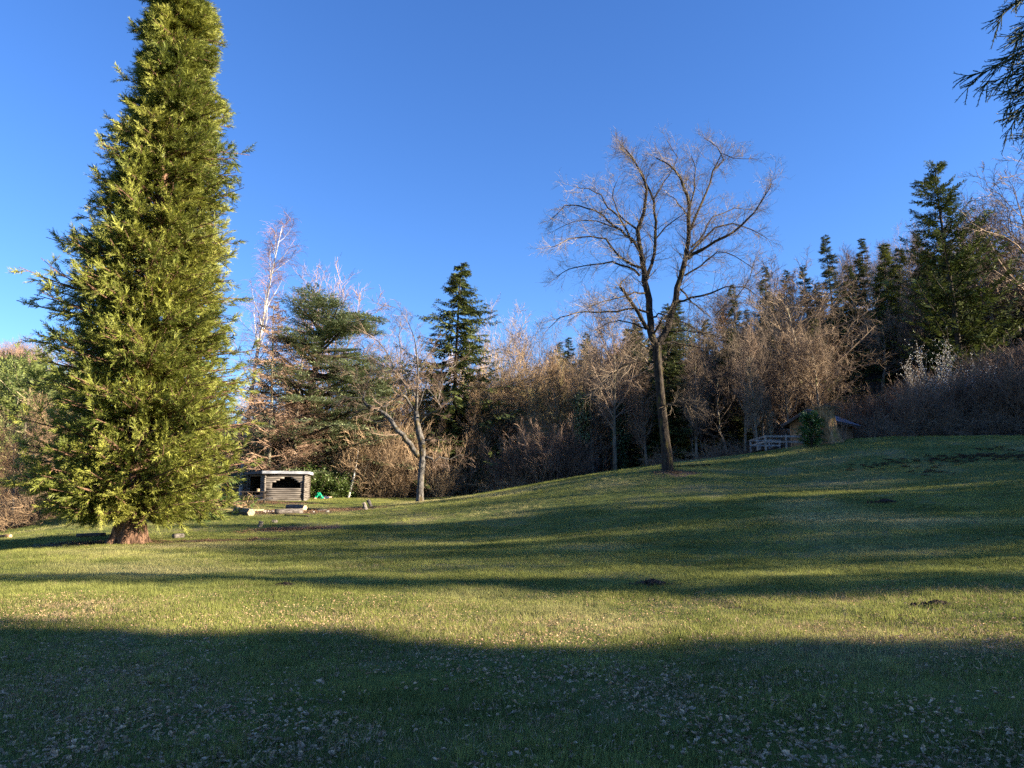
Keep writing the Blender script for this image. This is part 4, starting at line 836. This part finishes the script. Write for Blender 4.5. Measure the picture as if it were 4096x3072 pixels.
def stake(u, d, h, w, lx, label, ly=0):
    x, y, z = ground_pt(u, d, -.1); o = part('wooden_stake', MB().add(*_rough_post(h + .1, w, lx, ly)), M['old_wood']); o.location = (x, y, z); tag(o, label, 'stake')
def _rough_post(h, w, lx, ly):
    rng = np.random.default_rng(int(h * 999)); k = 4; p = np.c_[np.linspace(0, lx, k), np.linspace(0, ly, k), np.linspace(0, h, k)]
    return tubes(p[None], np.full((1, k), w), 8, .12, rng)
stake(1468, 46, .45, .12, -.2, 'nearer of two leaning wooden stakes in the grass right of the fireplace'); stake(1488, 50, .42, .12, -.28, 'farther of two leaning wooden stakes in the grass right of the fireplace')
stake(1043, 37.5, .30, .11, .08, 'short split wooden stump in the grass in front of the thick beam'); stake(1102, 39.5, .14, .13, .02, 'tiny dark stub right of the short split stump')
def stones():
    rng = np.random.default_rng(12)
    for i in range(22):
        u = rng.uniform(1056, 1096) if i < 15 else rng.uniform(1240, 1320); x, y, z = ground_pt(u, rng.uniform(45.6, 46.8)); s = rng.uniform(.04, .10)
        V, Q = tubes(np.array([[[0, 0, -s * .4], [0, 0, 0], [0, 0, s * .5]]]), np.array([[s * .7, s, s * .5]]), 6, .15, rng)
        o = part('stone', MB().add(V, Q), M['stone']); o.location = (x, y, z + .02); tag(o, 'pale stone in the ring of the fireplace' if i < 15 else 'small stone on the bare earth right of the log seats', 'stone', 'fireplace stones' if i < 15 else 'stones right of the fireplace')
stones()
def brush_pile():
    rng = np.random.default_rng(13); x, y, z = ground_pt(972, 48); n = 90; S = rng.normal(size=(n, 3)) * [.35, .3, .12] + [0, 0, .15]; D = rng.normal(size=(n, 3)) * [1, 1, .6]; D[:, 2] = abs(D[:, 2])
    a = grow(S, D, rng.uniform(.5, 1.3, n), 6, .25, -.22, rng); o = part('brush_pile', MB().tubes(a, lin(np.full(n, .014), np.full(n, .006), 6), 3), M['twig']); o.location = (x, y, z); o.color = (1.3, 1.1, .85, 1)
    tag(o, 'heap of thin dry twigs between the picnic table and the thick beam', 'twigs'); o['kind'] = 'stuff'
brush_pile()

# ------------------------------------------------------------------ person lying in the grass
def skin(name, verts, edges, rad, m, parent, sub=2):
    me = bpy.data.meshes.new(name); me.from_pydata(verts, edges, []); o = bpy.data.objects.new(name, me); link(o, parent)
    md = o.modifiers.new('skin', 'SKIN'); sv = me.skin_vertices[0].data
    for i, r in enumerate(rad): sv[i].radius = (r, r); sv[i].use_root = i == 0
    md2 = o.modifiers.new('sub', 'SUBSURF'); md2.levels = sub; md2.render_levels = sub; me.materials.append(m); md.use_smooth_shade = True; return o
def build_person():
    x, y, z = ground_pt(1287, 58.5); t = thing('person', (x, y, z), 'person in green trousers lying on the sunlit grass right of the shelter, knees raised', 'person', rz=R(35))
    # lying along +x: hips at 0, head at +.85; knees up at -.25
    J = [(0, 0, .12), (.25, 0, .13), (.5, 0, .14), (.64, 0, .15), (.80, 0, .16), (-.02, .11, .11), (-.30, .13, .50), (-.52, .13, .07), (-.66, .13, .05), (-.02, -.11, .11), (-.26, -.13, .52), (-.50, -.14, .07), (-.64, -.14, .05),
         (.50, .19, .14), (.30, .34, .09), (.08, .36, .07), (-.02, .36, .06), (.50, -.19, .14), (.30, -.34, .09), (.10, -.38, .07), (.0, -.38, .06)]
    E = [(0, 1), (1, 2), (2, 3), (3, 4), (0, 5), (5, 6), (6, 7), (7, 8), (0, 9), (9, 10), (10, 11), (11, 12), (2, 13), (13, 14), (14, 15), (15, 16), (2, 17), (17, 18), (18, 19), (19, 20)]
    rd = [.12, .115, .12, .05, .095, .08, .055, .04, .035, .08, .055, .04, .035, .05, .04, .03, .035, .05, .04, .03, .035]
    skin('body', J, E, rd, M['skin'], t)
    q = [0, 5, 6, 7, 9, 10, 11]; jj = [J[i] for i in q]; rr = [.135, .095, .07, .055, .095, .07, .055]; skin('trousers', jj, [(0, 1), (1, 2), (2, 3), (0, 4), (4, 5), (5, 6)], rr, M['green_cloth'], t)
    q = [1, 0, 2, 13, 14, 15, 17, 18, 19]; jj = [J[i] for i in q]; rr = [.13, .125, .135, .065, .052, .045, .065, .052, .045]
    skin('jacket', jj, [(0, 1), (0, 2), (2, 3), (3, 4), (4, 5), (2, 6), (6, 7), (7, 8)], rr, M['navy_cloth'], t)
    skin('hair', [(.83, 0, .15), (.90, 0, .16)], [(0, 1)], [.095, .07], M['hair'], t)
build_person()

# ------------------------------------------------------------------ cabin, railing, mossy stump and bush on the right
def build_cabin():
    A = np.array(P(3160, 1795, 59)); phi = R(-45)
    zl = P(3135, 1703, 59)[2]; za = P(3244, 1637, 58.2)[2]; z0 = P(3160, 1795, 59)[2]; z0 = min(z0, Hs(A[0] + 1, 59)) - .3
    t = thing('cabin', (A[0] + .25, 59.2, z0), 'brown wooden cabin with a low pitched dark roof behind the mossy stump', 'cabin', rz=phi)
    W_, Dp = 3.4, 3.6; he = zl - z0 + .22; ha = za - z0 - .15; ov = .5
    nb = int(he / .16)
    for i in range(nb):   # boards of gable wall and near side wall
        z = (i + .5) * he / nb; part('wall_board', MB().box((W_ / 2, -.02 + .006 * (i % 2), z), (W_, .05, he / nb - .012)), M['cabin_wood'], t)
        part('wall_board', MB().box((W_ + .02, Dp / 2, z), (.05, Dp, he / nb - .012)), M['cabin_wood'], t)
        part('wall_board', MB().box((-.02, Dp / 2, z), (.05, Dp, he / nb - .012)), M['cabin_wood'], t)
    for i in range(22):
        x = (i + .5) * W_ / 22; h = (ha - he) * (1 - abs(x - W_ / 2) / (W_ / 2)); part('gable_board', MB().box((x, -.03, he + h / 2 - .02), (W_ / 22 - .012, .05, max(h, .05))), M['cabin_wood'], t)
    part('rear_wall', MB().box((W_ / 2, Dp, he / 2), (W_ - .1, .05, he)), M['cabin_wood'], t)
    sl = (ha - he) / (W_ / 2); 
    for s in (-1, 1):
        x0, x1 = W_ / 2, W_ / 2 + s * (W_ / 2 + ov); zA = ha + .06; zB = ha + .06 - sl * (W_ / 2 + ov)
        nrows = 7
        for j in range(nrows):
            f0, f1 = j / nrows, (j + 1) / nrows + .02; xa, xb = x0 + (x1 - x0) * f0, x0 + (x1 - x0) * f1; za_, zb_ = zA + (zB - zA) * f0, zA + (zB - zA) * f1; e = .018 * 1
            part('roof_course', MB().prism([(xa, za_), (xb, zb_ + e), (xb, zb_ + e + .03), (xa, za_ + .03)], -ov - .15, Dp + ov), M['cabin_roof'], t)
        part('bargeboard', MB().prism([(x0, zA - .20), (x1, zB - .20), (x1, zB - .002), (x0, zA - .002)], -ov - .19, -ov - .152), M['dark_wood'], t)
        part('eave_board', MB().box((x1 - s * .02, Dp / 2 - .05, zB - .08), (.04, Dp + 2 * ov, .15)), M['dark_wood'], t)
        part('soffit', MB().prism([(x0, zA - .03), (x1 - s * .05, zB - .03), (x1 - s * .05, zB - .004), (x0, zA - .004)], -ov - .14, Dp + ov - .02), M['cabin_wood'], t)
    part('corner_post', MB().box((.02, -.08, he / 2), (.12, .08, he)), M['cabin_wood'], t)
    part('corner_post', MB().box((W_ - .02, -.08, he / 2), (.12, .08, he)), M['cabin_wood'], t)
build_cabin()
def build_deck():
    t0 = P(3063, 1798, 53); x0, y0, _ = t0; x1 = P(3228, 1790, 53)[0]; zd = P(3063, 1793, 53)[2]; t = thing('wooden_deck', (x0, 53, zd), 'raised wooden deck with pale grey railing in front of the cabin', 'deck')
    Wd = x1 - x0; dp = 3.4
    for i in range(17): part('deck_board', MB().box((Wd / 2, .1 + i * dp / 17 + .1, -.03), (Wd, dp / 17 - .015, .05)), M['dark_wood'], t)
    part('edge_beam', MB().box((Wd / 2, .05, -.14), (Wd, .08, .16)), M['dark_wood'], t)
    for i in range(4):
        x = .3 + i * (Wd - .5) / 3
        for yy in (.25, dp - .2): part('support_post', MB().box((x, yy, -.7), (.16, .16, 1.0)), M['dark_wood'], t)
    H0 = .93
    for x in (0, Wd / 2, Wd): part('railing_post', MB().box((x, -.03, H0 / 2 - .12), (.11, .1, H0 + .26)), M['rail_wood'], t)
    for x, y in ((.02, dp), (.72, dp), (1.45, dp), (0.01, dp * .5), (2.25, dp)): part('railing_post', MB().box((x, y, H0 / 2 - .05), (.10, .1, H0)), M['rail_wood'], t)
    for z in (H0 - .08, H0 * .5):
        for a, b in ((.0, Wd / 2 - .06), (Wd / 2 + .06, Wd)): part('rail', MB().box(((a + b) / 2, -.0, z), (b - a + .02 * (z > .6), .05, .13)), M['rail_wood'], t)
        part('rail', MB().box((1.15, dp - .08, z), (2.3, .05, .12)), M['rail_wood'], t); part('rail', MB().box((-.0, dp / 2, z), (.05, dp - .15, .12)), M['rail_wood'], t)
build_deck()
def build_stump():
    rng = np.random.default_rng(71); b = np.array(ground_pt(3335, 50)); h = P(3335, 1628, 50)[2] - b[2]
    t = thing('tree_stump', b, 'broad tall mossy tree stump with bare shoots in front of the cabin', 'stump')
    z = np.array([-.3, .3, .9, 1.6, h]); part('trunk', trunk_mesh(np.c_[[0, 0, -.05, -.1, -.15], np.zeros(5), z], np.array([.74, .68, .6, .56, .56]), 36, rng, .09, .35, .5, 6), M['moss'], t, True)
    part('top', MB().tubes(np.array([[-.15, 0, h - .05], [-.15, 0, h + .02]]), np.array([.57, .5]), 12), M['moss'], t)
    n = 130; a = rng.random(n) * 6.28; S = np.c_[-.15 + np.cos(a) * .52, np.sin(a) * .52, h - rng.random(n) * .3]; D = np.c_[np.cos(a), np.sin(a), rng.uniform(-.2, 1, n)]
    q = grow(S, D, rng.uniform(.3, 1.0, n), 6, .22, -.35, rng); o = part('hanging_stems', MB().tubes(q, lin(np.full(n, .012), np.full(n, .006), 6), 3), M['twig'], t); o.color = (.9, .8, .5, 1)
    n = 16; S = np.c_[rng.normal(size=(n, 2)) * [.12, .25] + [.9, .1], np.zeros(n)]; q = grow(S, np.c_[rng.normal(size=(n, 2)) * .3, np.ones(n)], rng.uniform(1.4, 3.2, n), 7, .1, 0, rng); rq = lin(np.full(n, .018), np.full(n, .008), 7); mb = MB().tubes(q, rq, 3)
    S, D, tt, r, p = spawn(q, rq, 8, .3, 1, .4, 1, rng); mb.tubes(grow(S, D, rng.uniform(.2, .7, len(tt)), 3, .15, 0, rng), lin(np.full(len(tt), .008), np.full(len(tt), .005), 3), 3)
    n = 20; S = np.c_[rng.normal(size=(n, 2)) * .35 + [-.15, 0], np.full(n, h - .1)]; mb.tubes(grow(S, np.c_[rng.normal(size=(n, 2)) * .9 + [.3, 0], np.ones(n)], rng.uniform(.6, 1.7, n), 7, .2, -.05, rng), lin(np.full(n, .014), np.full(n, .006), 7), 3)
    o = part('shoots', mb, M['twig'], t); o.color = (1.1, .9, .9, 1)
    # evergreen bush leaning on it
    x, y, z = ground_pt(3262, 49); z2 = P(3262, 1652, 49)[2] - z; t = thing('evergreen_bush', (x, y, z), 'small dark green evergreen bush against the left side of the mossy stump', 'shrub')
    p = grow(np.array([[0, 0, -.1]]), np.array([[0, 0, 1.]]), [z2], 6, .03, 0, rng)[0]; r = np.linspace(.06, .02, 6); part('trunk', MB().tubes(p, r, 6), M['dark_bark'], t)
    S, D, tt, rr, _ = spawn(p[None], r[None], 70, .06, .98, .9, 1.5, rng); L = .85 * np.sin(np.clip(tt * 2.6 + .35, 0, 3)) ** .7 * rng.uniform(.7, 1.15, len(tt)); a = grow(S, D, L, 4, .1, .1, rng); cb = MB().tubes(a, lin(np.full(70, .012), np.full(70, .006), 4), 3, mi=1)
    S, D, t2, _, q = spawn(a, lin(np.full(70, .01), np.full(70, .006), 4), 12, .2, 1, .4, 1.1, rng); V, Q = fronds(S, D, unit(rng.normal(size=S.shape) + [0, 0, .5]), rng.uniform(.18, .36, len(S)), 9, .17, rng, fan=.8, bl=.5); cb.add(V, Q)
    o = part('foliage', cb, [M['laurel'], M['dark_bark']], t); o.color = (.55, .9, .7, 1)
build_stump()
def debris():
    for i, (u0, u1, d) in enumerate([(3895, 3960, 57.2), (3950, 4030, 57.6), (4020, 4100, 57.4), (4060, 4160, 58)]):
        log_thing('fallen_branch', u0, u1, d, d + .4, .07 + .02 * (i % 2), ['leftmost dark fallen branch at the foot of the shrub belt near the right border', 'dark fallen branch second from the left under the shrub belt', 'dark fallen branch third from the left under the shrub belt', 'dark fallen branch at the right border under the shrub belt'][i], 'dark_wood', cat='branch', end=None)
debris()

# ------------------------------------------------------------------ conifer reaching in at the upper right
def build_overhang():
    rng = np.random.default_rng(81); d = 9.0; b = np.array([11.0, 2.4, 0]); b[2] = Hs(b[0], b[1])
    t = thing('conifer_tree', b, 'dark conifer just beyond the right border whose branch tips hang into the upper right corner', 'tree')
    p = np.c_[np.zeros(10), np.zeros(10), np.linspace(-.3, 19, 10)]; r = np.linspace(.5, .05, 10); part('trunk', trunk_mesh(p, r, 20, rng, .05, .4, .6), M['cedar_bark'], t, True)
    T = [(3915, 305, 480), (4010, 50, 230), (4060, 150, 300), (4050, 215, 380), (4040, 400, 620), (4045, 470, 700), (4110, 545, 800), (4060, -40, 100), (4085, 320, 520), (4110, 90, 250), (4080, 430, 620), (4000, 330, 520), (4130, 260, 400), (4130, 180, 330), (4140, 380, 560)]
    ls = []
    for (u, v, v0) in T:
        tip = np.array(P(u, v, d + rng.uniform(-.6, .6))) - b; s = np.array([-.2, .3, tip[2] + rng.uniform(.2, .7)]); w = np.linspace(0, 1, 7)[:, None]
        q = s * (1 - w) + tip * w; q[:, 2] += .2 * np.sin(w[:, 0] * 3.1); ls.append(q)
    ls = np.array(ls); n = len(ls)
    z = rng.uniform(6, 18, 70); az = rng.uniform(-2.2, .9, 70); L = 5.2 * (1.1 - z / 19) * rng.uniform(.7, 1, 70); w = np.linspace(0, 1, 7); ex = np.zeros((70, 7, 3)); ex[:, :, 0] = np.cos(az)[:, None] * L[:, None] * w; ex[:, :, 1] = np.sin(az)[:, None] * L[:, None] * w; ex[:, :, 2] = z[:, None] - .12 * L[:, None] * w
    def foliate(br, tw, n1, n2, l1, bld):
        rb = lin(np.full(len(br), .03), np.full(len(br), .007), 7); mb = MB().tubes(br, rb, 5)
        S, D, tt, _, q = spawn(br, rb, n1, .45, 1, .35, .8, rng, flat=.6); D[:, 2] -= .25; a = grow(S, D, l1 * (1.35 - .8 * tt) * rng.uniform(.6, 1.2, len(tt)), 5, .07, -.03, rng); ra = lin(np.full(len(tt), tw), np.full(len(tt), tw * .7), 5); fb = MB().tubes(a, ra, 4)
        S, D, tt, _, q = spawn(a, ra, n2, .15, 1, .3, .6, rng); e = grow(S, D, rng.uniform(.08, .26, len(tt)), 3, .06, -.03, rng); fb.tubes(e, lin(np.full(len(tt), tw * .85), np.full(len(tt), tw * .6), 3), 4)
        S, D, tt, _, q = spawn(e, lin(np.full(len(tt), tw), np.full(len(tt), tw), 3), 4, .2, 1, .4, .8, rng); fb.tubes(grow(S, D, np.full(len(S), .035), 2, 0, 0, rng), lin(np.full(len(S), tw * .6), np.full(len(S), tw * .3), 2), 3)
        return mb, fb
    m1, f1 = foliate(ls, .0075, 44, 8, .55, 0); m2, f2 = foliate(ex[:50], .02, 12, 5, 1.3, 0)
    part('branches', m1, M['dark_bark'], t); o = part('foliage', f1, M['spruce_leaf'], t); o.color = (.5, .6, .5, 1)  # visible tips tinted darker than the other foliage, shade put into the colour
    part('branches', m2, M['dark_bark'], t); o = part('foliage', f2, M['spruce_leaf'], t)
build_overhang()

# ------------------------------------------------------------------ grass, fallen leaves, litter, molehills
def scatter(name, pts, rotz, tilt, scale, kinds, label):
    me = bpy.data.meshes.new(name); me.vertices.add(len(pts)); me.vertices.foreach_set('co', np.asarray(pts, np.float32).ravel())
    a = me.attributes.new('turn', 'FLOAT_VECTOR', 'POINT'); a.data.foreach_set('vector', np.c_[tilt, rotz].astype(np.float32).ravel())
    a = me.attributes.new('size', 'FLOAT', 'POINT'); a.data.foreach_set('value', np.asarray(scale, np.float32))
    o = bpy.data.objects.new(name, me); link(o); o['kind'] = 'stuff'; o['label'] = label
    hid = bpy.data.collections.new(name + '_kinds')
    for k, m in enumerate(kinds):
        q = bpy.data.objects.new(f'{name}_tuft', m); hid.objects.link(q)
    ng = bpy.data.node_groups.new(name, 'GeometryNodeTree'); ng.interface.new_socket('Geometry', in_out='INPUT', socket_type='NodeSocketGeometry'); ng.interface.new_socket('Geometry', in_out='OUTPUT', socket_type='NodeSocketGeometry')
    N = ng.nodes; L = ng.links; gi = N.new('NodeGroupInput'); go = N.new('NodeGroupOutput'); ip = N.new('GeometryNodeInstanceOnPoints'); ci = N.new('GeometryNodeCollectionInfo')
    ci.inputs['Collection'].default_value = hid; ci.inputs['Separate Children'].default_value = True; ci.inputs['Reset Children'].default_value = True
    na = N.new('GeometryNodeInputNamedAttribute'); na.data_type = 'FLOAT_VECTOR'; na.inputs[0].default_value = 'turn'; nb = N.new('GeometryNodeInputNamedAttribute'); nb.data_type = 'FLOAT'; nb.inputs[0].default_value = 'size'
    m2p = N.new('GeometryNodeMeshToPoints')
    L.new(gi.outputs[0], m2p.inputs[0]); L.new(m2p.outputs[0], ip.inputs['Points']); L.new(ci.outputs[0], ip.inputs['Instance']); ip.inputs['Pick Instance'].default_value = True
    L.new(na.outputs[0], ip.inputs['Rotation']); L.new(nb.outputs[0], ip.inputs['Scale']); L.new(ip.outputs[0], go.inputs[0])
    md = o.modifiers.new('scatter', 'NODES'); md.node_group = ng; return o
def tuft(rng, n, rad, h, w, name, m='grass'):
    base = np.c_[rng.normal(size=(n, 2)) * rad * .5, np.zeros(n)]; az = rng.random(n) * 6.28; ln = h * rng.uniform(.45, 1.2, n); lean = rng.uniform(.1, .9, n)
    d = np.c_[np.cos(az), np.sin(az)]; s = np.c_[-d[:, 1], d[:, 0], np.zeros(n)] * w * .5
    m1 = base + np.c_[d * (ln * .3 * lean)[:, None], ln * .55]; tip = base + np.c_[d * (ln * .9 * lean)[:, None], ln * (1 - .35 * lean)]
    V = np.stack([base - s, base + s, m1 + s * .8, m1 - s * .8, tip + s * .15, tip - s * .15], 1).reshape(-1, 3); i = np.arange(n)[:, None] * 6
    return mesh_np(name, V, np.concatenate([i + [0, 1, 2, 3], i + [3, 2, 4, 5]]), m if not isinstance(m, str) else M[m])
def leaf_mesh(rng, name):
    t = np.linspace(0, 1, 7); wd = np.array([.03, .22, .17, .34, .24, .2, .03]) * rng.uniform(.8, 1.15); cu = rng.uniform(.1, .5); fo = rng.uniform(.2, .9); bend = cu * (t - .5) ** 2 * 4 * .35
    V = []
    for i in range(7): 
        x = (t[i] - .5); V += [(x, -wd[i], bend[i] + wd[i] * fo + rng.normal() * .02), (x, 0, bend[i]), (x, wd[i], bend[i] + wd[i] * fo + rng.normal() * .04)]
    Q = []
    for i in range(6): a = i * 3; Q += [[a, a + 1, a + 4, a + 3], [a + 1, a + 2, a + 5, a + 4]]
    return mesh_np(name, V, Q, M['leaf'])
def ground_cover():
    rng = np.random.default_rng(200)
    def pts(n, y0, y1, pw=1.0):
        y = y0 + (y1 - y0) * rng.random(n) ** pw; x = (rng.random(n) * 2 - 1) * (.76 * y + 1.2); k = y < edge_y(x) + .4; return x[k], y[k]
    def zs(x, y): return np.concatenate([H(a, b) for a, b in zip(np.array_split(x, 30), np.array_split(y, 30))])
    sets = [(36000, 2.6, 8, .9, .8, 1.25), (52000, 8, 18, .85, 1.0, 1.5), (70000, 18, 36, .8, 1.1, 1.9), (70000, 36, 66, .75, 1.2, 2.2)]
    X, Y, S = [], [], []
    for n, a, b, pw, s0, s1 in sets:
        x, y = pts(n, a, b, pw); dens = .5 + .5 * np.sin(x * .9 + 2 * np.sin(y * .7)) * np.sin(y * 1.1 + x * .3); k = rng.random(len(x)) < .55 + .45 * dens; x, y = x[k], y[k]
        k = rng.random(len(x)) > np.maximum(bare(x, y) * 1.6, np.where(y < 13, .35 * (np.sin(x * 1.3 + 1.5 * np.sin(y * .9)) > 0), 0)); x, y = x[k], y[k]; X.append(x); Y.append(y); S.append(rng.uniform(s0, s1, len(x)) * (.8 + .35 * dens[:len(x)] * 0 + .2 * np.sin(x * 2.1) * np.sin(y * 1.7)))
    X, Y, S = map(np.concatenate, (X, Y, S)); Z = zs(X, Y) - .006
    kinds = [tuft(rng, 26, .11, .055, .0042, 'grass_tuft') for _ in range(4)] + [tuft(rng, 20, .10, .08, .004, 'grass_tuft')]
    scatter('grass', np.c_[X, Y, Z], rng.random(len(X)) * 6.28, rng.normal(size=(len(X), 2)) * .12, S, kinds, 'short spring grass covering the whole meadow')
    # taller loose tufts
    x, y = pts(5200, 3.5, 34); k = np.sin(x * 1.9 + 2 * np.sin(y * 1.1)) * np.sin(y * 2.3 - x * .8) > .35; x, y = x[k], y[k]; z = zs(x, y); scatter('tall_grass', np.c_[x, y, z], rng.random(len(x)) * 6.28, rng.normal(size=(len(x), 2)) * .1, rng.uniform(.45, 1.1, len(x)), [tuft(rng, 34, .09, .14, .004, 'tall_tuft') for _ in range(3)], 'taller tufts scattered through the meadow grass')
    x, y = pts(30000, 3.0, 13, 1.0); x2, y2 = pts(30000, 13, 50, .85); x = np.r_[x, x2]; y = np.r_[y, y2]
    dn = .5 + .5 * np.sin(x * .8 + 1.7 * np.sin(y * .55)) * np.sin(y * .9 - x * .35 + 1); k = (rng.random(len(x)) < dn ** 1.6) & (bare(x, y) < .3); x, y = x[k], y[k]
    scatter('dead_grass', np.c_[x, y, zs(x, y)], rng.random(len(x)) * 6.28, rng.normal(size=(len(x), 2)) * .35, rng.uniform(.5, 1.15, len(x)), [tuft(rng, 12, .13, .07, .0045, 'dead_tuft', M['dry_grass']) for _ in range(3)], 'withered straw coloured blades matted between the green grass')
    # leaves
    kinds = [leaf_mesh(rng, 'fallen_leaf') for _ in range(7)]
    def litter(x, y): return .5 + .35 * np.sin(x * 1.3 + 1.5 * np.sin(y * .9)) + .3 * np.sin(x * 3.1 - y * 2.3) * np.sin(y * 2.9 + x) - .04 * (x)
    for i in range(300):
        while True:
            y = 4.1 + 3.6 * rng.random(); x = rng.uniform(-.72, .72) * y
            if rng.random() < litter(x, y): break
        o = bpy.data.objects.new('fallen_leaf', kinds[i % 7]); link(o); s = rng.uniform(.045, .085); o.location = (x, y, Hs(x, y) + rng.uniform(.012, .045)); o.scale = (s, s, s); o.rotation_euler = (rng.normal() * .3, rng.normal() * .3, rng.random() * 6.28)
        tag(o, 'curled dry brown leaf lying on the shaded grass in the foreground', 'leaf', 'dry leaves in the foreground')
    x, y = pts(80000, 3.0, 14, 1.0); k = rng.random(len(x)) < litter(x, y); x, y = x[k], y[k]; x2, y2 = pts(4200, 12, 52, .8); x = np.r_[x, x2]; y = np.r_[y, y2]; z = zs(x, y) + rng.uniform(.0, .04, len(x))
    scatter('fallen_leaves', np.c_[x, y, z], rng.random(len(x)) * 6.28, rng.normal(size=(len(x), 2)) * .4, rng.uniform(.012, .052, len(x)) * np.clip(1.25 - y / 22, .55, 1), kinds, 'smaller dry leaves strewn over the meadow')
    # needle litter and clods
    def chunk(name, n, s):
        V, Q = tubes(rng.normal(size=(n, 1, 3)) * [.12, .12, .015] + np.array([[[0, 0, 0], [.02, .01, .012], [.05, .0, .005]]]) * s, np.tile([[.01, .018, .008]], (n, 1)) * s, 5, .25, rng); return V, Q
    V, Q = chunk('c', 26, 1.3); clod = mesh_np('clod', V, Q, M['soil']); V, Q = chunk('m', 30, .8); mul = mesh_np('mulch_bits', V, Q, M['mulch'])
    x = []; y = []
    for (a, b, ra, rb) in BARE[:7]:
        n = int(34 * ra * rb); an = rng.random(n) * 6.28; q = np.abs(rng.normal(size=n)) * .5; x.append(a + np.cos(an) * q * ra); y.append(b + np.sin(an) * q * rb)
    x = np.concatenate(x); y = np.concatenate(y); scatter('bark_litter', np.c_[x, y, zs(x, y) + .01], rng.random(len(x)) * 6.28, rng.normal(size=(len(x), 2)) * .1, rng.uniform(.4, 1.3, len(x)), [mul], 'bark crumbs and needles around the big trunk and the fireplace')
    # turned earth on the right, molehills
    x = []; y = []
    for (u, v, ww, dd, n) in [(3620, 1850, 2.0, .8, 34), (3850, 1838, 2.2, .8, 95), (4070, 1828, 1.8, 1.0, 100), (3720, 1890, 1.0, .6, 16), (3980, 1795, 1.6, .3, 16), (3500, 1870, 1.2, .8, 12), (2780, 1865, 1.2, .35, 20)]:
        # find distance where the ground meets this sight line
        ds = np.linspace(20, 57, 150); q = np.array([P(u, v, s) for s in ds]); hh = H(q[:, 0], q[:, 1]); k = np.argmax(hh > q[:, 2]) if (hh > q[:, 2]).any() else 149; c = q[k]
        x.append(c[0] + rng.normal(size=n) * ww * .5); y.append(c[1] + rng.normal(size=n) * dd * .8)
    x = np.concatenate(x); y = np.concatenate(y); scatter('turned_earth', np.c_[x, y, zs(x, y) + .02], rng.random(len(x)) * 6.28, rng.normal(size=(len(x), 2)) * .3, rng.uniform(.35, .95, len(x)), [clod], 'dark turned earth rooted up in the grass on the right')
    for (u, v, w, lb) in [(2610, 2340, .22, 'small dark molehill in the middle of the meadow'), (3750, 2425, .16, 'small dark molehill near the shadow edge on the right'), (1140, 2345, .15, 'flat dark molehill in the striped shade left of the middle'), (3540, 2010, .3, 'dark molehill high on the right slope')]:
        ds = np.linspace(6, 50, 300); q = np.array([P(u, v, s) for s in ds]); hh = H(q[:, 0], q[:, 1]); c = q[np.argmax(hh > q[:, 2])]
        n = 70; rr = np.abs(rng.normal(size=n)) * w * .6; an = rng.random(n) * 6.28; C = np.c_[np.cos(an) * rr * 1.5, np.sin(an) * rr, np.clip(w * .35 * (1 - rr / w), 0, 1)]
        V, Q = tubes(C[:, None] + np.array([[[0, 0, -.03], [.01, .0, .01], [.0, .01, .04]]]) * (w / .2), np.tile([[.03, .04, .01]], (n, 1)) * (w / .2), 5, .25, rng)
        o = part('molehill', MB().add(V, Q), M['soil']); o.location = (c[0], c[1], Hs(c[0], c[1])); tag(o, lb, 'molehill')
ground_cover()
